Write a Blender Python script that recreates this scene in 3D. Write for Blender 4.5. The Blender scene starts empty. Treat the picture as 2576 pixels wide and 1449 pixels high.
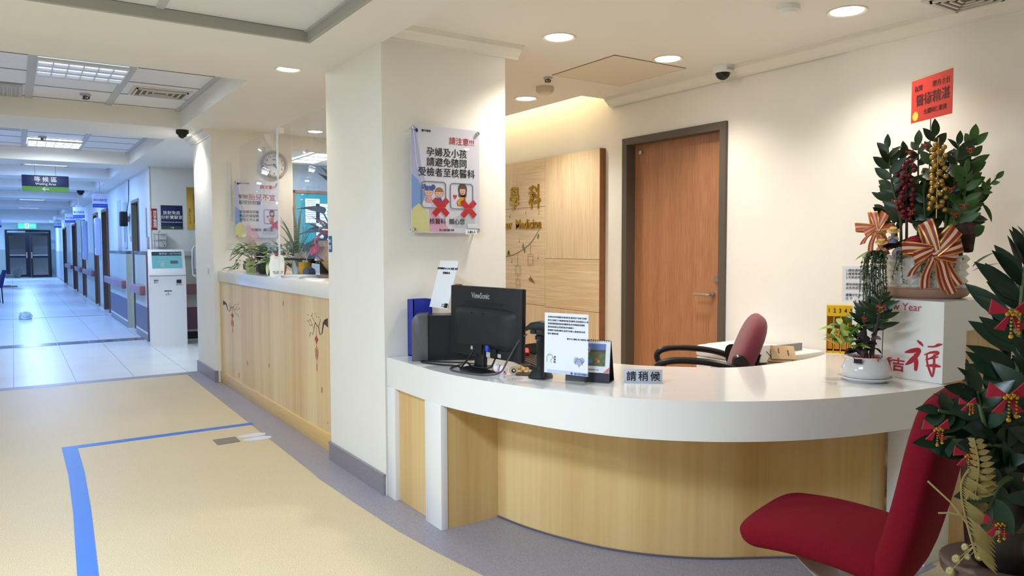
import bpy, bmesh, math, random
from mathutils import Matrix, Vector
random.seed(7)
S = bpy.context.scene
COL = S.collection
PI = math.pi
R = math.radians

# ---------------------------------------------------------------- camera, world, exposure
cam = bpy.data.cameras.new('camera')
cam.sensor_fit = 'HORIZONTAL'; cam.sensor_width = 36.0
cam.lens = 1880.07 / 2576 * 36.0
cam.clip_start = .05; cam.clip_end = 200
camo = bpy.data.objects.new('camera', cam); COL.objects.link(camo)
def cam_matrix(yaw, pitch, roll, loc):
    f = Vector((math.sin(yaw)*math.cos(pitch), math.cos(yaw)*math.cos(pitch), -math.sin(pitch)))
    r = Vector((math.cos(yaw), -math.sin(yaw), 0)); u = r.cross(f)
    r2 = math.cos(roll)*r + math.sin(roll)*u; u2 = -math.sin(roll)*r + math.cos(roll)*u
    m = Matrix((r2, u2, -f)).transposed().to_4x4(); m.translation = loc
    return m
camo.matrix_world = cam_matrix(.58832523, .05452859, -.00273713, (0, 0, 1.42))
S.camera = camo
S.view_settings.view_transform = 'Standard'; S.view_settings.look = 'None'
S.view_settings.gamma = 1.0; S.view_settings.use_curve_mapping = False
S.view_settings.exposure = .86
S.cycles.use_denoising = True
S.cycles.max_bounces = 10; S.cycles.diffuse_bounces = 5; S.cycles.transparent_max_bounces = 12
S.cycles.sample_clamp_indirect = 6.0; S.cycles.blur_glossy = .5
w = bpy.data.worlds.new('world'); S.world = w; w.use_nodes = True
w.node_tree.nodes['Background'].inputs[0].default_value = (.75, .85, 1, 1)
w.node_tree.nodes['Background'].inputs[1].default_value = .25
WARM = (1.0, .915, .80); COOL = (.22, .44, 1.0); LOBBY = (.64, .81, 1.0); COVE = (1.0, .76, .40)
P_SPOT = 33.0; P_PANEL = 29.0; P_LOBBY = 58.0; P_COVE = 5.5

# ---------------------------------------------------------------- materials
MATS = {}
def srgb(h):
    h = h.lstrip('#'); v = [int(h[i:i+2], 16)/255 for i in (0, 2, 4)]
    return tuple((c/12.92 if c <= .04045 else ((c+.055)/1.055)**2.4) for c in v) + (1,)
def mat(name, col, rough=.5, metal=0, var=0, vs=8, bump=0, bs=60, spec=None, trans=0, alpha=1, emit=None, es=1, coat=0, sheen=0, ior=1.45, stretch=None):
    if name in MATS: return MATS[name]
    m = bpy.data.materials.new(name); m.use_nodes = True; MATS[name] = m
    nt = m.node_tree; b = nt.nodes['Principled BSDF']
    c = srgb(col) if isinstance(col, str) else tuple(col) + (1,)*(4-len(col))
    b.inputs['Base Color'].default_value = c; b.inputs['Roughness'].default_value = rough
    b.inputs['Metallic'].default_value = metal; b.inputs['IOR'].default_value = ior
    if spec is not None: b.inputs['Specular IOR Level'].default_value = spec
    if trans: b.inputs['Transmission Weight'].default_value = trans
    if alpha < 1: b.inputs['Alpha'].default_value = alpha
    if coat: b.inputs['Coat Weight'].default_value = coat; b.inputs['Coat Roughness'].default_value = .06
    if sheen: b.inputs['Sheen Weight'].default_value = sheen; b.inputs['Sheen Roughness'].default_value = .5
    if emit:
        b.inputs['Emission Color'].default_value = srgb(emit) if isinstance(emit, str) else tuple(emit)+(1,)
        b.inputs['Emission Strength'].default_value = es
    if var or bump:
        tc = nt.nodes.new('ShaderNodeTexCoord'); mp = nt.nodes.new('ShaderNodeMapping')
        nt.links.new(tc.outputs['Object'], mp.inputs[0])
        if stretch: mp.inputs['Scale'].default_value = stretch
        if var:
            n = nt.nodes.new('ShaderNodeTexNoise'); n.inputs['Scale'].default_value = vs; n.inputs['Detail'].default_value = 4
            nt.links.new(mp.outputs[0], n.inputs['Vector'])
            r = nt.nodes.new('ShaderNodeValToRGB')
            r.color_ramp.elements[0].position = .3; r.color_ramp.elements[1].position = .7
            r.color_ramp.elements[0].color = tuple(max(0, x*(1-var)) for x in c[:3])+(1,)
            r.color_ramp.elements[1].color = tuple(min(1, x*(1+var*.6)) for x in c[:3])+(1,)
            nt.links.new(n.outputs['Fac'], r.inputs[0]); nt.links.new(r.outputs[0], b.inputs['Base Color'])
        if bump:
            n2 = nt.nodes.new('ShaderNodeTexNoise'); n2.inputs['Scale'].default_value = bs
            nt.links.new(mp.outputs[0], n2.inputs['Vector'])
            bp = nt.nodes.new('ShaderNodeBump'); bp.inputs['Strength'].default_value = bump; bp.inputs['Distance'].default_value = .01
            nt.links.new(n2.outputs['Fac'], bp.inputs['Height']); nt.links.new(bp.outputs[0], b.inputs['Normal'])
    return m
def nodes(m):
    return m.node_tree, m.node_tree.nodes['Principled BSDF']
def wood(name, dark, light, axis='z', plank=.12, rough=.35, grain=1.0, knots=0, streak=.35, coat=0):
    """wood with the grain along AXIS; PLANK metres of board width across it"""
    m = mat(name, light, rough, coat=coat); nt, b = nodes(m); N = nt.nodes.new; L = nt.links.new
    tc = N('ShaderNodeTexCoord'); g = N('ShaderNodeNewGeometry')
    mp = N('ShaderNodeMapping'); L(g.outputs['Position'], mp.inputs[0])
    sc = {'z': (38, 38, 1.3), 'y': (38, 1.3, 38), 'x': (1.3, 38, 38)}[axis]
    mp.inputs['Scale'].default_value = tuple(v*grain for v in sc)
    n = N('ShaderNodeTexNoise'); n.inputs['Scale'].default_value = 1.6; n.inputs['Detail'].default_value = 6; n.inputs['Distortion'].default_value = .4
    L(mp.outputs[0], n.inputs['Vector'])
    mp2 = N('ShaderNodeMapping'); L(g.outputs['Position'], mp2.inputs[0])
    k = 1/plank; mp2.inputs['Scale'].default_value = {'z': (k, k, .05), 'y': (k, .05, k), 'x': (.05, k, k)}[axis]
    n2 = N('ShaderNodeTexNoise'); n2.inputs['Scale'].default_value = .55; n2.inputs['Detail'].default_value = 2
    L(mp2.outputs[0], n2.inputs['Vector'])
    mx = N('ShaderNodeMix'); mx.inputs[0].default_value = streak
    L(n.outputs['Fac'], mx.inputs[2]); L(n2.outputs['Fac'], mx.inputs[3])
    r = N('ShaderNodeValToRGB'); r.color_ramp.elements[0].position = .32; r.color_ramp.elements[1].position = .66
    r.color_ramp.elements[0].color = srgb(dark); r.color_ramp.elements[1].color = srgb(light)
    L(mx.outputs[0], r.inputs[0]); out = r.outputs[0]
    if knots:
        v = N('ShaderNodeTexVoronoi'); v.inputs['Scale'].default_value = 1.0
        mp3 = N('ShaderNodeMapping'); mp3.inputs['Scale'].default_value = (5.5, 5.5, 3.2); L(g.outputs['Position'], mp3.inputs[0]); L(mp3.outputs[0], v.inputs['Vector'])
        lt = N('ShaderNodeMath'); lt.operation = 'LESS_THAN'; lt.inputs[1].default_value = .085; L(v.outputs['Distance'], lt.inputs[0])
        m2 = N('ShaderNodeMix'); m2.data_type = 'RGBA'; L(lt.outputs[0], m2.inputs[0]); L(out, m2.inputs[6]); m2.inputs[7].default_value = srgb('#9a6238'); out = m2.outputs[2]
    L(out, b.inputs['Base Color'])
    return m
def speckle(name, base, specks, scale=260, rough=.4, amount=.5, big=.06):
    m = mat(name, base, rough); nt, b = nodes(m); N = nt.nodes.new; L = nt.links.new
    g = N('ShaderNodeNewGeometry')
    v = N('ShaderNodeTexNoise'); v.inputs['Scale'].default_value = scale; v.inputs['Detail'].default_value = 3; L(g.outputs['Position'], v.inputs['Vector'])
    r = N('ShaderNodeValToRGB'); r.color_ramp.elements[0].position = .36; r.color_ramp.elements[1].position = .36 + .28*amount
    r.color_ramp.elements[0].color = srgb(specks); r.color_ramp.elements[1].color = srgb(base)
    L(v.outputs['Fac'], r.inputs[0])
    n = N('ShaderNodeTexNoise'); n.inputs['Scale'].default_value = 1.3; n.inputs['Detail'].default_value = 5; L(g.outputs['Position'], n.inputs['Vector'])
    mr = N('ShaderNodeMapRange'); mr.inputs[3].default_value = 1-big; mr.inputs[4].default_value = 1+big; L(n.outputs['Fac'], mr.inputs[0])
    mm = N('ShaderNodeMix'); mm.data_type = 'RGBA'; mm.blend_type = 'MULTIPLY'; mm.inputs[0].default_value = 1
    L(r.outputs[0], mm.inputs[6]); L(mr.outputs[0], mm.inputs[7]); L(mm.outputs[2], b.inputs['Base Color'])
    return m
def tile_floor(name):
    m = mat(name, '#d6d8da', .3); nt, b = nodes(m); N = nt.nodes.new; L = nt.links.new
    g = N('ShaderNodeNewGeometry'); s = N('ShaderNodeSeparateXYZ'); L(g.outputs['Position'], s.inputs[0])
    def line(sock, off, per, wd):
        a = N('ShaderNodeMath'); a.operation = 'ADD'; a.inputs[1].default_value = off; L(sock, a.inputs[0])
        d = N('ShaderNodeMath'); d.operation = 'DIVIDE'; d.inputs[1].default_value = per; L(a.outputs[0], d.inputs[0])
        f = N('ShaderNodeMath'); f.operation = 'FRACT'; L(d.outputs[0], f.inputs[0])
        l = N('ShaderNodeMath'); l.operation = 'LESS_THAN'; l.inputs[1].default_value = wd/per; L(f.outputs[0], l.inputs[0]); return l.outputs[0]
    lx = line(s.outputs['X'], .04+.5565*20, .5565, .006); ly = line(s.outputs['Y'], .15, 1.113, .004)
    mx = N('ShaderNodeMath'); mx.operation = 'MULTIPLY'; mx.inputs[1].default_value = .35; L(ly, mx.inputs[0])
    mm = N('ShaderNodeMath'); mm.operation = 'MAXIMUM'; L(lx, mm.inputs[0]); L(mx.outputs[0], mm.inputs[1])
    n = N('ShaderNodeTexNoise'); n.inputs['Scale'].default_value = 2; n.inputs['Detail'].default_value = 6; L(g.outputs['Position'], n.inputs['Vector'])
    r = N('ShaderNodeValToRGB'); r.color_ramp.elements[0].color = srgb('#c9ccd0'); r.color_ramp.elements[1].color = srgb('#dfe0e0'); L(n.outputs['Fac'], r.inputs[0])
    c = N('ShaderNodeMix'); c.data_type = 'RGBA'; L(mm.outputs[0], c.inputs[0]); L(r.outputs[0], c.inputs[6]); c.inputs[7].default_value = srgb('#6d7278'); L(c.outputs[2], b.inputs['Base Color'])
    return m
def acrylic(name, tint=(1, 1, 1), a=.1):
    """clear sheet: mostly see-through with a mirror reflection that grows at grazing angles"""
    if name in MATS: return MATS[name]
    m = bpy.data.materials.new(name); m.use_nodes = True; MATS[name] = m; nt = m.node_tree; N = nt.nodes.new; L = nt.links.new
    nt.nodes.remove(nt.nodes['Principled BSDF'])
    t = N('ShaderNodeBsdfTransparent'); t.inputs[0].default_value = tuple(tint)+(1,)
    gl = N('ShaderNodeBsdfGlossy'); gl.inputs['Roughness'].default_value = .02
    lw = N('ShaderNodeLayerWeight'); lw.inputs[0].default_value = .5
    pw = N('ShaderNodeMath'); pw.operation = 'POWER'; pw.inputs[1].default_value = 4.0; L(lw.outputs['Facing'], pw.inputs[0])
    ad = N('ShaderNodeMath'); ad.operation = 'MULTIPLY_ADD'; ad.inputs[1].default_value = .45; ad.inputs[2].default_value = a*.25; L(pw.outputs[0], ad.inputs[0])
    mx = N('ShaderNodeMixShader'); L(ad.outputs[0], mx.inputs[0]); L(t.outputs[0], mx.inputs[1]); L(gl.outputs[0], mx.inputs[2])
    L(mx.outputs[0], nt.nodes['Material Output'].inputs[0]); return m

M_WALL = mat('wall_paint', '#ece8e0', .55, var=.02, vs=3)
M_WALLC = mat('corridor_paint', '#dfe3e2', .5, var=.02, vs=3)
M_CEIL = mat('ceiling_paint', '#eae7e2', .7)
M_PANEL = mat('ceiling_panel', '#e6e6ea', .4)
M_TBAR = mat('ceiling_bar', '#bcbec2', .5)
M_VINYL = speckle('vinyl_floor', '#d8c6a2', '#a58f6a', 270, .48, .55, .05)
M_LAV = speckle('lavender_vinyl', '#a39da6', '#77717c', 330, .4, .8)
M_SKIRT = speckle('skirting_vinyl', '#9a9298', '#6d666c', 330, .4, .8)
M_TILE = tile_floor('corridor_tile')
M_GRAN = mat('granite', '#6b6970', .2, var=.5, vs=9)
M_MAPLE = wood('maple_panel', '#d2a970', '#ecd3a3', 'z', .16, .4, .5, 1, .72)
M_MAPLE2 = wood('maple_desk', '#c79a5c', '#e2c48c', 'z', .18, .33, .5, 0, .72)
M_MAPLEH = wood('maple_base', '#d3ab6c', '#e2c084', 'y', .5, .4)
M_DOORW = wood('door_wood', '#976443', '#b98460', 'z', .05, .42, 2.6, 0, .3)
M_ASHV = wood('ash_vertical', '#d2b48c', '#ead5b2', 'z', .06, .45, 1.5, 0, .3)
M_ASHH = wood('ash_horizontal', '#d0b188', '#ead5b2', 'y', .06, .45, 1.1, 0, .3)
M_BROWN = mat('brown_edge', '#8c5a34', .45, var=.15, vs=10)
M_FRAME = mat('door_frame', '#5b5148', .4)
M_WHITE = mat('white_solid_surface', '#e8e6e4', .16, spec=.5, coat=.3)
M_WPLAS = mat('white_plastic', '#e9e9e8', .35)
M_PAPER = mat('paper', '#e9ebf2', .7)
M_BLACK = mat('black_plastic', '#16161a', .3)
M_BLACKM = mat('black_matte', '#131317', .55)
M_CHROME = mat('chrome', '#d5d5d5', .15, 1)
M_STEEL = mat('brushed_steel', '#b8b8b6', .35, 1)
M_GOLD = mat('gold', '#c9a13f', .22, 1)
M_BRASS = mat('brass_plate', '#c8a254', .25, .9, var=.08, vs=4)
M_INK = mat('black_ink', '#17171b', .6)
M_RED = mat('red_ink', '#c22a2e', .5)
M_NAVY = mat('navy', '#1d2a5c', .4)
M_BLUE = mat('blue_ink', '#2346b4', .4)
M_GREEN = mat('sign_green', '#4e8f3c', .4)
M_WINK = mat('white_ink', '#f0f0f2', .5)
M_GREY = mat('grey_plastic', '#8a8c90', .45)
M_LGREY = mat('light_grey', '#b9bbbd', .5)
M_MAUVE = mat('mauve_vinyl', '#9c8397', .45)
M_MAUVED = mat('mauve_end', '#8d5f62', .45)
M_PURP = mat('purple_band', '#645f7c', .45)
M_PURPR = mat('plum_band', '#6d4c5c', .45)
M_WAINS = mat('wainscot', '#b9c4c4', .4)
M_WAING = mat('wainscot_end', '#b4b5a4', .45)
M_DOORB = mat('dark_door', '#17141a', .4)
M_DFR = wood('corridor_frame', '#5d4336', '#7a5a48', 'z', .1, .45)
M_ALU = mat('black_aluminium', '#15161b', .35)
M_RFAB = mat('red_fabric', '#740f1f', .95, var=.18, vs=240, bump=.35, bs=420, sheen=0, spec=.15)
M_MAROON = mat('maroon_fabric', '#7b2f3a', .95, var=.2, vs=200, bump=.4, bs=380, sheen=.3)
M_LEAF = mat('dark_leaf', '#22391f', .33, var=.35, vs=7)
M_LEAF2 = mat('mid_leaf', '#3c6326', .4, var=.35, vs=7)
M_LEAF3 = mat('light_leaf', '#8fae4a', .45, var=.3, vs=9)
M_LEAFV = mat('variegated_leaf', '#7f9a72', .45, var=.55, vs=30)
M_LEAFP = mat('purple_leaf', '#332631', .45, var=.3, vs=12)
M_STEM = mat('plant_stem', '#4a5a36', .5, var=.2)
M_SOIL = mat('potting_soil', '#2a211b', .9, var=.4, vs=60)
M_CLEAR = acrylic('clear_acrylic')
M_GLASS = acrylic('door_glass', (.55, .6, .66), .12)

# ---------------------------------------------------------------- mesh building
def T(x, y, z): return Matrix.Translation((x, y, z))
def RZ(a): return Matrix.Rotation(a, 4, 'Z')
def RX(a): return Matrix.Rotation(a, 4, 'X')
def RY(a): return Matrix.Rotation(a, 4, 'Y')
def frame(o, right, up=(0, 0, 1)):
    r = Vector(right).normalized(); u = Vector(up); u = (u - r*u.dot(r)).normalized(); n = r.cross(u)
    m = Matrix((r, u, n)).transposed().to_4x4(); m.translation = o; return m
ID = Matrix.Identity(4)
class MB:
    def __init__(s): s.bm = bmesh.new()
    def _add(s, vs, fs, M=None, mi=0):
        M = M or ID; v = [s.bm.verts.new(M @ Vector(p)) for p in vs]; out = []
        for f in fs:
            try: q = s.bm.faces.new([v[i] for i in f]); q.material_index = mi; out.append(q)
            except ValueError: pass
        return v, out
    def box(s, x0, x1, y0, y1, z0, z1, M=None, mi=0, bev=0, seg=2):
        vs = [(x, y, z) for z in (z0, z1) for y in (y0, y1) for x in (x0, x1)]
        v, f = s._add(vs, [(0, 2, 3, 1), (4, 5, 7, 6), (0, 1, 5, 4), (2, 6, 7, 3), (1, 3, 7, 5), (0, 4, 6, 2)], M, mi)
        if bev: 
            es = list({e for q in f for e in q.edges})
            r = bmesh.ops.bevel(s.bm, geom=es, offset=bev, segments=seg, profile=.5, affect='EDGES')
            for q in r['faces']: q.material_index = mi
        return s
    def quad(s, pts, mi=0, M=None): s._add(pts, [tuple(range(len(pts)))], M, mi); return s
    def prism(s, poly, z0, z1, M=None, mi=0, bev=0, seg=2):
        n = len(poly); vs = [(p[0], p[1], z0) for p in poly] + [(p[0], p[1], z1) for p in poly]
        a = sum(poly[i][0]*poly[(i+1) % n][1]-poly[(i+1) % n][0]*poly[i][1] for i in range(n))
        fs = [tuple(range(n))[::-1], tuple(range(n, 2*n))] + [(i, (i+1) % n, n+(i+1) % n, n+i) for i in range(n)]
        if a < 0: fs = [f[::-1] for f in fs]
        v, f = s._add(vs, fs, M, mi)
        if bev:
            es = [e for e in {e for q in f[:2] for e in q.edges}]
            r = bmesh.ops.bevel(s.bm, geom=es, offset=bev, segments=seg, profile=.5, affect='EDGES')
            for q in r['faces']: q.material_index = mi
        return s
    def lathe(s, prof, seg=24, M=None, mi=0, cap=True, mod=None):
        vs = []; fs = []; n = len(prof)
        for j in range(seg):
            a = 2*PI*j/seg
            for (r, z) in prof:
                rr = r*(mod(a, z) if mod else 1); vs.append((rr*math.cos(a), rr*math.sin(a), z))
        for j in range(seg):
            k = (j+1) % seg
            for i in range(n-1): fs.append((j*n+i, k*n+i, k*n+i+1, j*n+i+1))
        if cap:
            if prof[0][0] > 1e-5: fs.append(tuple(j*n for j in range(seg))[::-1])
            if prof[-1][0] > 1e-5: fs.append(tuple(j*n+n-1 for j in range(seg)))
        s._add(vs, fs, M, mi); return s
    def cyl(s, r, z0, z1, seg=20, M=None, mi=0, r2=None): return s.lathe([(r, z0), (r if r2 is None else r2, z1)], seg, M, mi)
    def ball(s, c, r, M=None, mi=0, seg=10, sz=1):
        n = max(4, seg//2); pr = [(r*math.sin(PI*i/n), -r*sz*math.cos(PI*i/n)) for i in range(n+1)]
        pr[0] = (1e-6, pr[0][1]); pr[-1] = (1e-6, pr[-1][1])
        return s.lathe(pr, seg, (M or ID) @ T(*c), mi, cap=False)
    def tube(s, pts, r, seg=8, mi=0, M=None, sy=1.0, closed=False):
        P = [Vector(p) for p in pts]; n = len(P); vs = []; fs = []; ref = None
        for i, p in enumerate(P):
            d = (P[(i+1) % n if closed else min(i+1, n-1)] - P[(i-1) % n if closed else max(i-1, 0)])
            d = d.normalized() if d.length > 1e-9 else Vector((0, 0, 1))
            if ref is None: ref = Vector((0, 0, 1)) if abs(d.z) < .9 else Vector((1, 0, 0))
            a = (ref - d*ref.dot(d)).normalized(); ref = a; b = d.cross(a)
            rr = r[i] if isinstance(r, (list, tuple)) else r
            for k in range(seg):
                t = 2*PI*k/seg; vs.append(p + a*rr*math.cos(t)*sy + b*rr*math.sin(t))
        m = n if closed else n-1
        for i in range(m):
            j = (i+1) % n
            for k in range(seg): fs.append((i*seg+k, i*seg+(k+1) % seg, j*seg+(k+1) % seg, j*seg+k))
        if not closed: fs += [tuple(range(seg))[::-1], tuple((n-1)*seg+k for k in range(seg))]
        s._add([tuple(v) for v in vs], fs, M, mi); return s
    def loft(s, st, seg=24, ex=4.0, mi=0, M=None):
        """stations: (centre, width axis, thickness axis, half width, half thickness); superellipse rings"""
        vs = []; fs = []; n = len(st)
        for (c, ax, ay, hw, hh) in st:
            c = Vector(c); ax = Vector(ax).normalized(); ay = Vector(ay).normalized()
            for k in range(seg):
                t = 2*PI*k/seg; co, si = math.cos(t), math.sin(t)
                vs.append(tuple(c + ax*hw*math.copysign(abs(co)**(2/ex), co) + ay*hh*math.copysign(abs(si)**(2/ex), si)))
        for i in range(n-1):
            for k in range(seg): fs.append((i*seg+k, i*seg+(k+1) % seg, (i+1)*seg+(k+1) % seg, (i+1)*seg+k))
        fs += [tuple(range(seg))[::-1], tuple((n-1)*seg+k for k in range(seg))]
        s._add(vs, fs, M, mi); return s
    def strip(s, pts, wv, mis=(0,), M=None, ws=None):
        """ribbon along PTS, WV the width vector; one material slot per lengthwise stripe"""
        n = len(mis); vs = []; fs = []; mm = []
        for i, p in enumerate(pts):
            wvi = Vector(wv[i] if isinstance(wv, list) else wv)
            if ws: wvi = wvi*ws[i]
            for k in range(n+1): vs.append(tuple(Vector(p) + wvi*(k/n-.5)))
        for i in range(len(pts)-1):
            for k in range(n):
                a = i*(n+1)+k; fs.append((a, a+1, a+n+2, a+n+1)); mm.append(mis[k])
        v = [s.bm.verts.new((M or ID) @ Vector(p)) for p in vs]
        for f, k in zip(fs, mm): q = s.bm.faces.new([v[i] for i in f]); q.material_index = k
        return s
    def leaf(s, M, L, W, fold=.25, curl=.2, mi=0, n=5, tip=.0):
        """leaf from the origin along +y, face up +z"""
        vs = []; fs = []
        for i in range(n+1):
            t = i/n; y = L*t; wd = W*.5*math.sin(PI*min(1, max(.02, t**.85)))**.8 if 0 < t < 1 else 0.0008
            z = -curl*L*t*t
            vs += [(-wd, y, z+fold*wd), (0, y, z), (wd, y, z+fold*wd)]
        for i in range(n):
            a = i*3; fs += [(a, a+1, a+4, a+3), (a+1, a+2, a+5, a+4)]
        s._add(vs, fs, M, mi); return s
    def text(s, body, size, M, mi=0, align='C', ext=.0006, bold=0, sx=1.0, line=None, res=2, valign='C', vertical=False, w=None, h=None):
        if vertical: body = '\n'.join(body); line = line or .95
        c = bpy.data.curves.new('lettering', 'FONT'); c.body = body; c.size = size; c.resolution_u = res; c.extrude = ext; c.offset = bold*size
        if line: c.space_line = line
        c.align_x = {'C': 'CENTER', 'L': 'LEFT', 'R': 'RIGHT'}[align]
        o = bpy.data.objects.new('lettering', c); me = o.to_mesh()
        if me and len(me.vertices):
            ys = [v.co.y for v in me.vertices]; xs = [v.co.x for v in me.vertices]; sx = w/(max(xs)-min(xs)) if w else sx; sy = h/(max(ys)-min(ys)) if h else 1; cy = (min(ys)+max(ys))/2 if valign == 'C' else 0
            vs = [(v.co.x*sx, (v.co.y-cy)*sy, v.co.z+ext) for v in me.vertices]
            s._add(vs, [tuple(p.vertices) for p in me.polygons], M, mi)
        o.to_mesh_clear(); bpy.data.objects.remove(o); bpy.data.curves.remove(c); return s
    def clampz(s, z):
        for v in s.bm.verts: v.co.z = max(z+.001*random.random(), v.co.z)
        return s
    def obj(s, name, mats, parent=None, smooth=35, **kw):
        me = bpy.data.meshes.new(name)
        bmesh.ops.recalc_face_normals(s.bm, faces=s.bm.faces) if kw.pop('recalc', False) else None
        s.bm.to_mesh(me); s.bm.free()
        for m in (mats if isinstance(mats, (list, tuple)) else [mats]): me.materials.append(m)
        if smooth:
            for p in me.polygons: p.use_smooth = True
            me.set_sharp_from_angle(angle=R(smooth))
        o = bpy.data.objects.new(name, me); COL.objects.link(o)
        if parent: o.parent = parent
        for k, v in kw.items(): o[k] = v
        return o
def tag(o, label, cat, group=None):
    o['label'] = label; o['category'] = cat
    if group: o['group'] = group
    return o
def thing(name, label, cat, M=None, group=None):
    o = bpy.data.objects.new(name, None); COL.objects.link(o); o.empty_display_size = .05
    if M is not None: o.matrix_world = M if isinstance(M, Matrix) else T(*M)
    return tag(o, label, cat, group)
def struct(name, b, m, parent=None, **k):
    o = b.obj(name, m, parent, **k)
    if not parent: o['kind'] = 'structure'
    return o
def cp(o, M, label, group=None):
    """a copy of a thing with copies of its parts and sub-parts"""
    r = o.copy(); COL.objects.link(r); r.matrix_world = M; r['label'] = label
    if group: r['group'] = group
    def sub(src, dst):
        for ch in list(src.children):
            c = ch.copy(); COL.objects.link(c); c.parent = dst; sub(ch, c)
    sub(o, r); return r
def light(kind, name, M, power, col, parent=None, size=.1, sy=None, spot=None, blend=1):
    l = bpy.data.lights.new(name, kind); l.energy = power; l.color = col
    if kind == 'AREA':
        l.size = size
        if sy: l.shape = 'RECTANGLE'; l.size_y = sy
    else: l.shadow_soft_size = size
    if kind == 'SPOT': l.spot_size = spot; l.spot_blend = blend
    o = bpy.data.objects.new(name, l); COL.objects.link(o)
    if parent: o.parent = parent; o.matrix_local = M
    else: o.matrix_world = M
    return o
# ---------------------------------------------------------------- floor
CZ = 2.655
b = MB(); b.quad([(-4, -4, 0), (4.35, -4, 0), (4.35, 9.15, 0), (-4, 9.15, 0)]); struct('floor', b, M_VINYL)
b = MB(); b.quad([(-4, 9.15, 0), (4.35, 9.15, 0), (4.35, 46, 0), (-4, 46, 0)]); struct('floor_tile', b, M_TILE)
outer = [(1.587, 8.985), (1.57, 7.5), (1.552, 6.2), (1.53, 4.6), (1.522, 4.44), (1.541, 3.85), (1.562, 3.38), (1.6, 3.03), (1.65, 2.7), (1.71, 2.45), (1.82, 2.18), (1.98, 1.98), (2.2, 1.82), (2.5, 1.71), (2.9, 1.655), (3.37, 1.655)]
inner = [(1.95, 9.15), (1.95, 7.5), (1.95, 6.2), (1.95, 4.6), (1.95, 4.44), (1.95, 3.85), (2.0, 3.38), (2.2, 3.2), (2.3, 3.0), (2.4, 2.8), (2.5, 2.7), (2.6, 2.6), (2.8, 2.45), (3.0, 2.3), (3.2, 2.2), (3.37, 2.0)]
b = MB()
for i in range(len(outer)-1): b.quad([outer[i]+(.001,), outer[i+1]+(.001,), inner[i+1]+(.001,), inner[i]+(.001,)])
b.quad([(-4, 8.985, .001), (1.587, 8.985, .001), (1.95, 9.15, .001), (-4, 9.15, .001)])
struct('trim_1', b, M_LAV, smooth=0)
b = MB()
for i in range(14):
    x = -4 + i*.41; b.box(x, x+.405, 12.78, 13.14, 0, .003)
struct('trim_2', b, M_GRAN, smooth=0)
b = MB(); b.box(-4, 1.7, 18.02, 18.07, 0, .002); struct('trim_3', b, mat('floor_joint', '#5c6272', .4))

# ---------------------------------------------------------------- ceiling
def slab(bm, x0, x1, y0, y1, z=CZ, t=.05): bm.box(x0, x1, y0, y1, z, z+t)
b = MB()
slab(b, 1.75, 4.2, -4, 4.80); slab(b, 1.485, 3.91, 4.80, 8.40); slab(b, 3.91, 4.2, 7.5, 8.4); slab(b, 3.91, 4.2, 4.80, 4.83)
slab(b, 1.485, 6, 8.40, 12.6)
slab(b, -4, 1.485, 4.80, 5.73)
slab(b, 1.485, 1.9, 12.6, 46)
ys = [(8.40, 9.30), (12.46, 13.1), (15.2, 15.9), (18.2, 18.9), (21.8, 22.6), (26.5, 27.3), (32.5, 34), (38.5, 39.3), (42.6, 46)]
for y0, y1 in ys: slab(b, -4, 1.485, y0, y1)
b.box(-4, 1.42, 4.157, 4.80, 2.56, CZ+.05); b.box(1.42, 1.745, -4, 4.80, 2.56, CZ+.05)
struct('ceiling', b, M_CEIL, smooth=0)
# recess sides
b = MB()
prev = 5.73
for y0, y1 in ys:
    b.box(-4, 1.482, prev-.03, prev+.003, CZ+.001, 2.90); b.box(-4, 1.482, y0-.003, y0+.03, CZ+.001, 2.90); b.box(1.482, 1.515, prev-.03, y0+.03, CZ+.001, 2.90)
    prev = y1
struct('trim_4', b, M_CEIL, smooth=0)
# raised grid panels
b = MB()
b.box(-4, 1.44, -4, 4.16, 2.62, 2.64)
prev = 5.73
for y0, y1 in ys: b.box(-4, 1.49, prev, y0, 2.83, 2.85); prev = y1
struct('ceiling_2', b, M_PANEL, smooth=0)
b = MB(); k = MB()
def grid(y0, y1, z, xs, yl, wd=.03, gap=.006):
    for x in xs: b.box(x-wd, x+wd, y0, y1, z-.006, z)
    for y in yl: k.box(-4, 1.45, y-gap, y+gap, z-.003, z)
grid(5.75, 8.40, 2.83, [-1.03, -.43, .17, .83, 1.46], [5.95, 6.55, 7.13, 7.72, 8.3])
grid(9.3, 12.46, 2.83, [-1.03, -.43, .17, .83, 1.46], [9.6, 10.2, 10.8, 11.35, 12.06])
for (y0, y1) in [(13.1, 15.2), (15.9, 18.2), (18.9, 21.8), (22.6, 26.5)]: grid(y0, y1, 2.83, [-1.03, -.43, .17, .83, 1.46], [y0+.5+.6*i for i in range(int((y1-y0-.4)/.6))], .02)
grid(-3.9, 4.15, 2.62, [-1.45, -.75, -.05, .65, 1.40], [-1.2, .9, 3.0, 4.14], .02)
struct('trim_5', b, M_TBAR, smooth=0); struct('trim_6', k, mat('panel_gap', '#6b6c70', .7), smooth=0)
b = MB(); b.box(-4, 1.42, 4.135, 4.157, 2.562, 2.62); b.box(1.398, 1.42, -4, 4.14, 2.562, 2.62); struct('trim_7', b, mat('grey_ledge', '#a9a8a2', .5), smooth=0)
# warm cove above the timber wall
b = MB(); b.box(3.88, 3.91, 4.83, 7.5, CZ+.02, 2.98); b.box(3.91, 4.2, 4.80, 4.83, CZ+.02, 2.98); b.box(3.91, 4.2, 7.5, 7.53, CZ+.02, 2.98); b.box(3.88, 4.2, 4.80, 7.53, 2.98, 3.0)
struct('trim_8', b, M_CEIL, smooth=0)
light('AREA', 'cove_light', T(3.99, 6.1, 2.93) @ RY(R(-35)), P_COVE, COVE, size=.08, sy=2.4)

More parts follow.
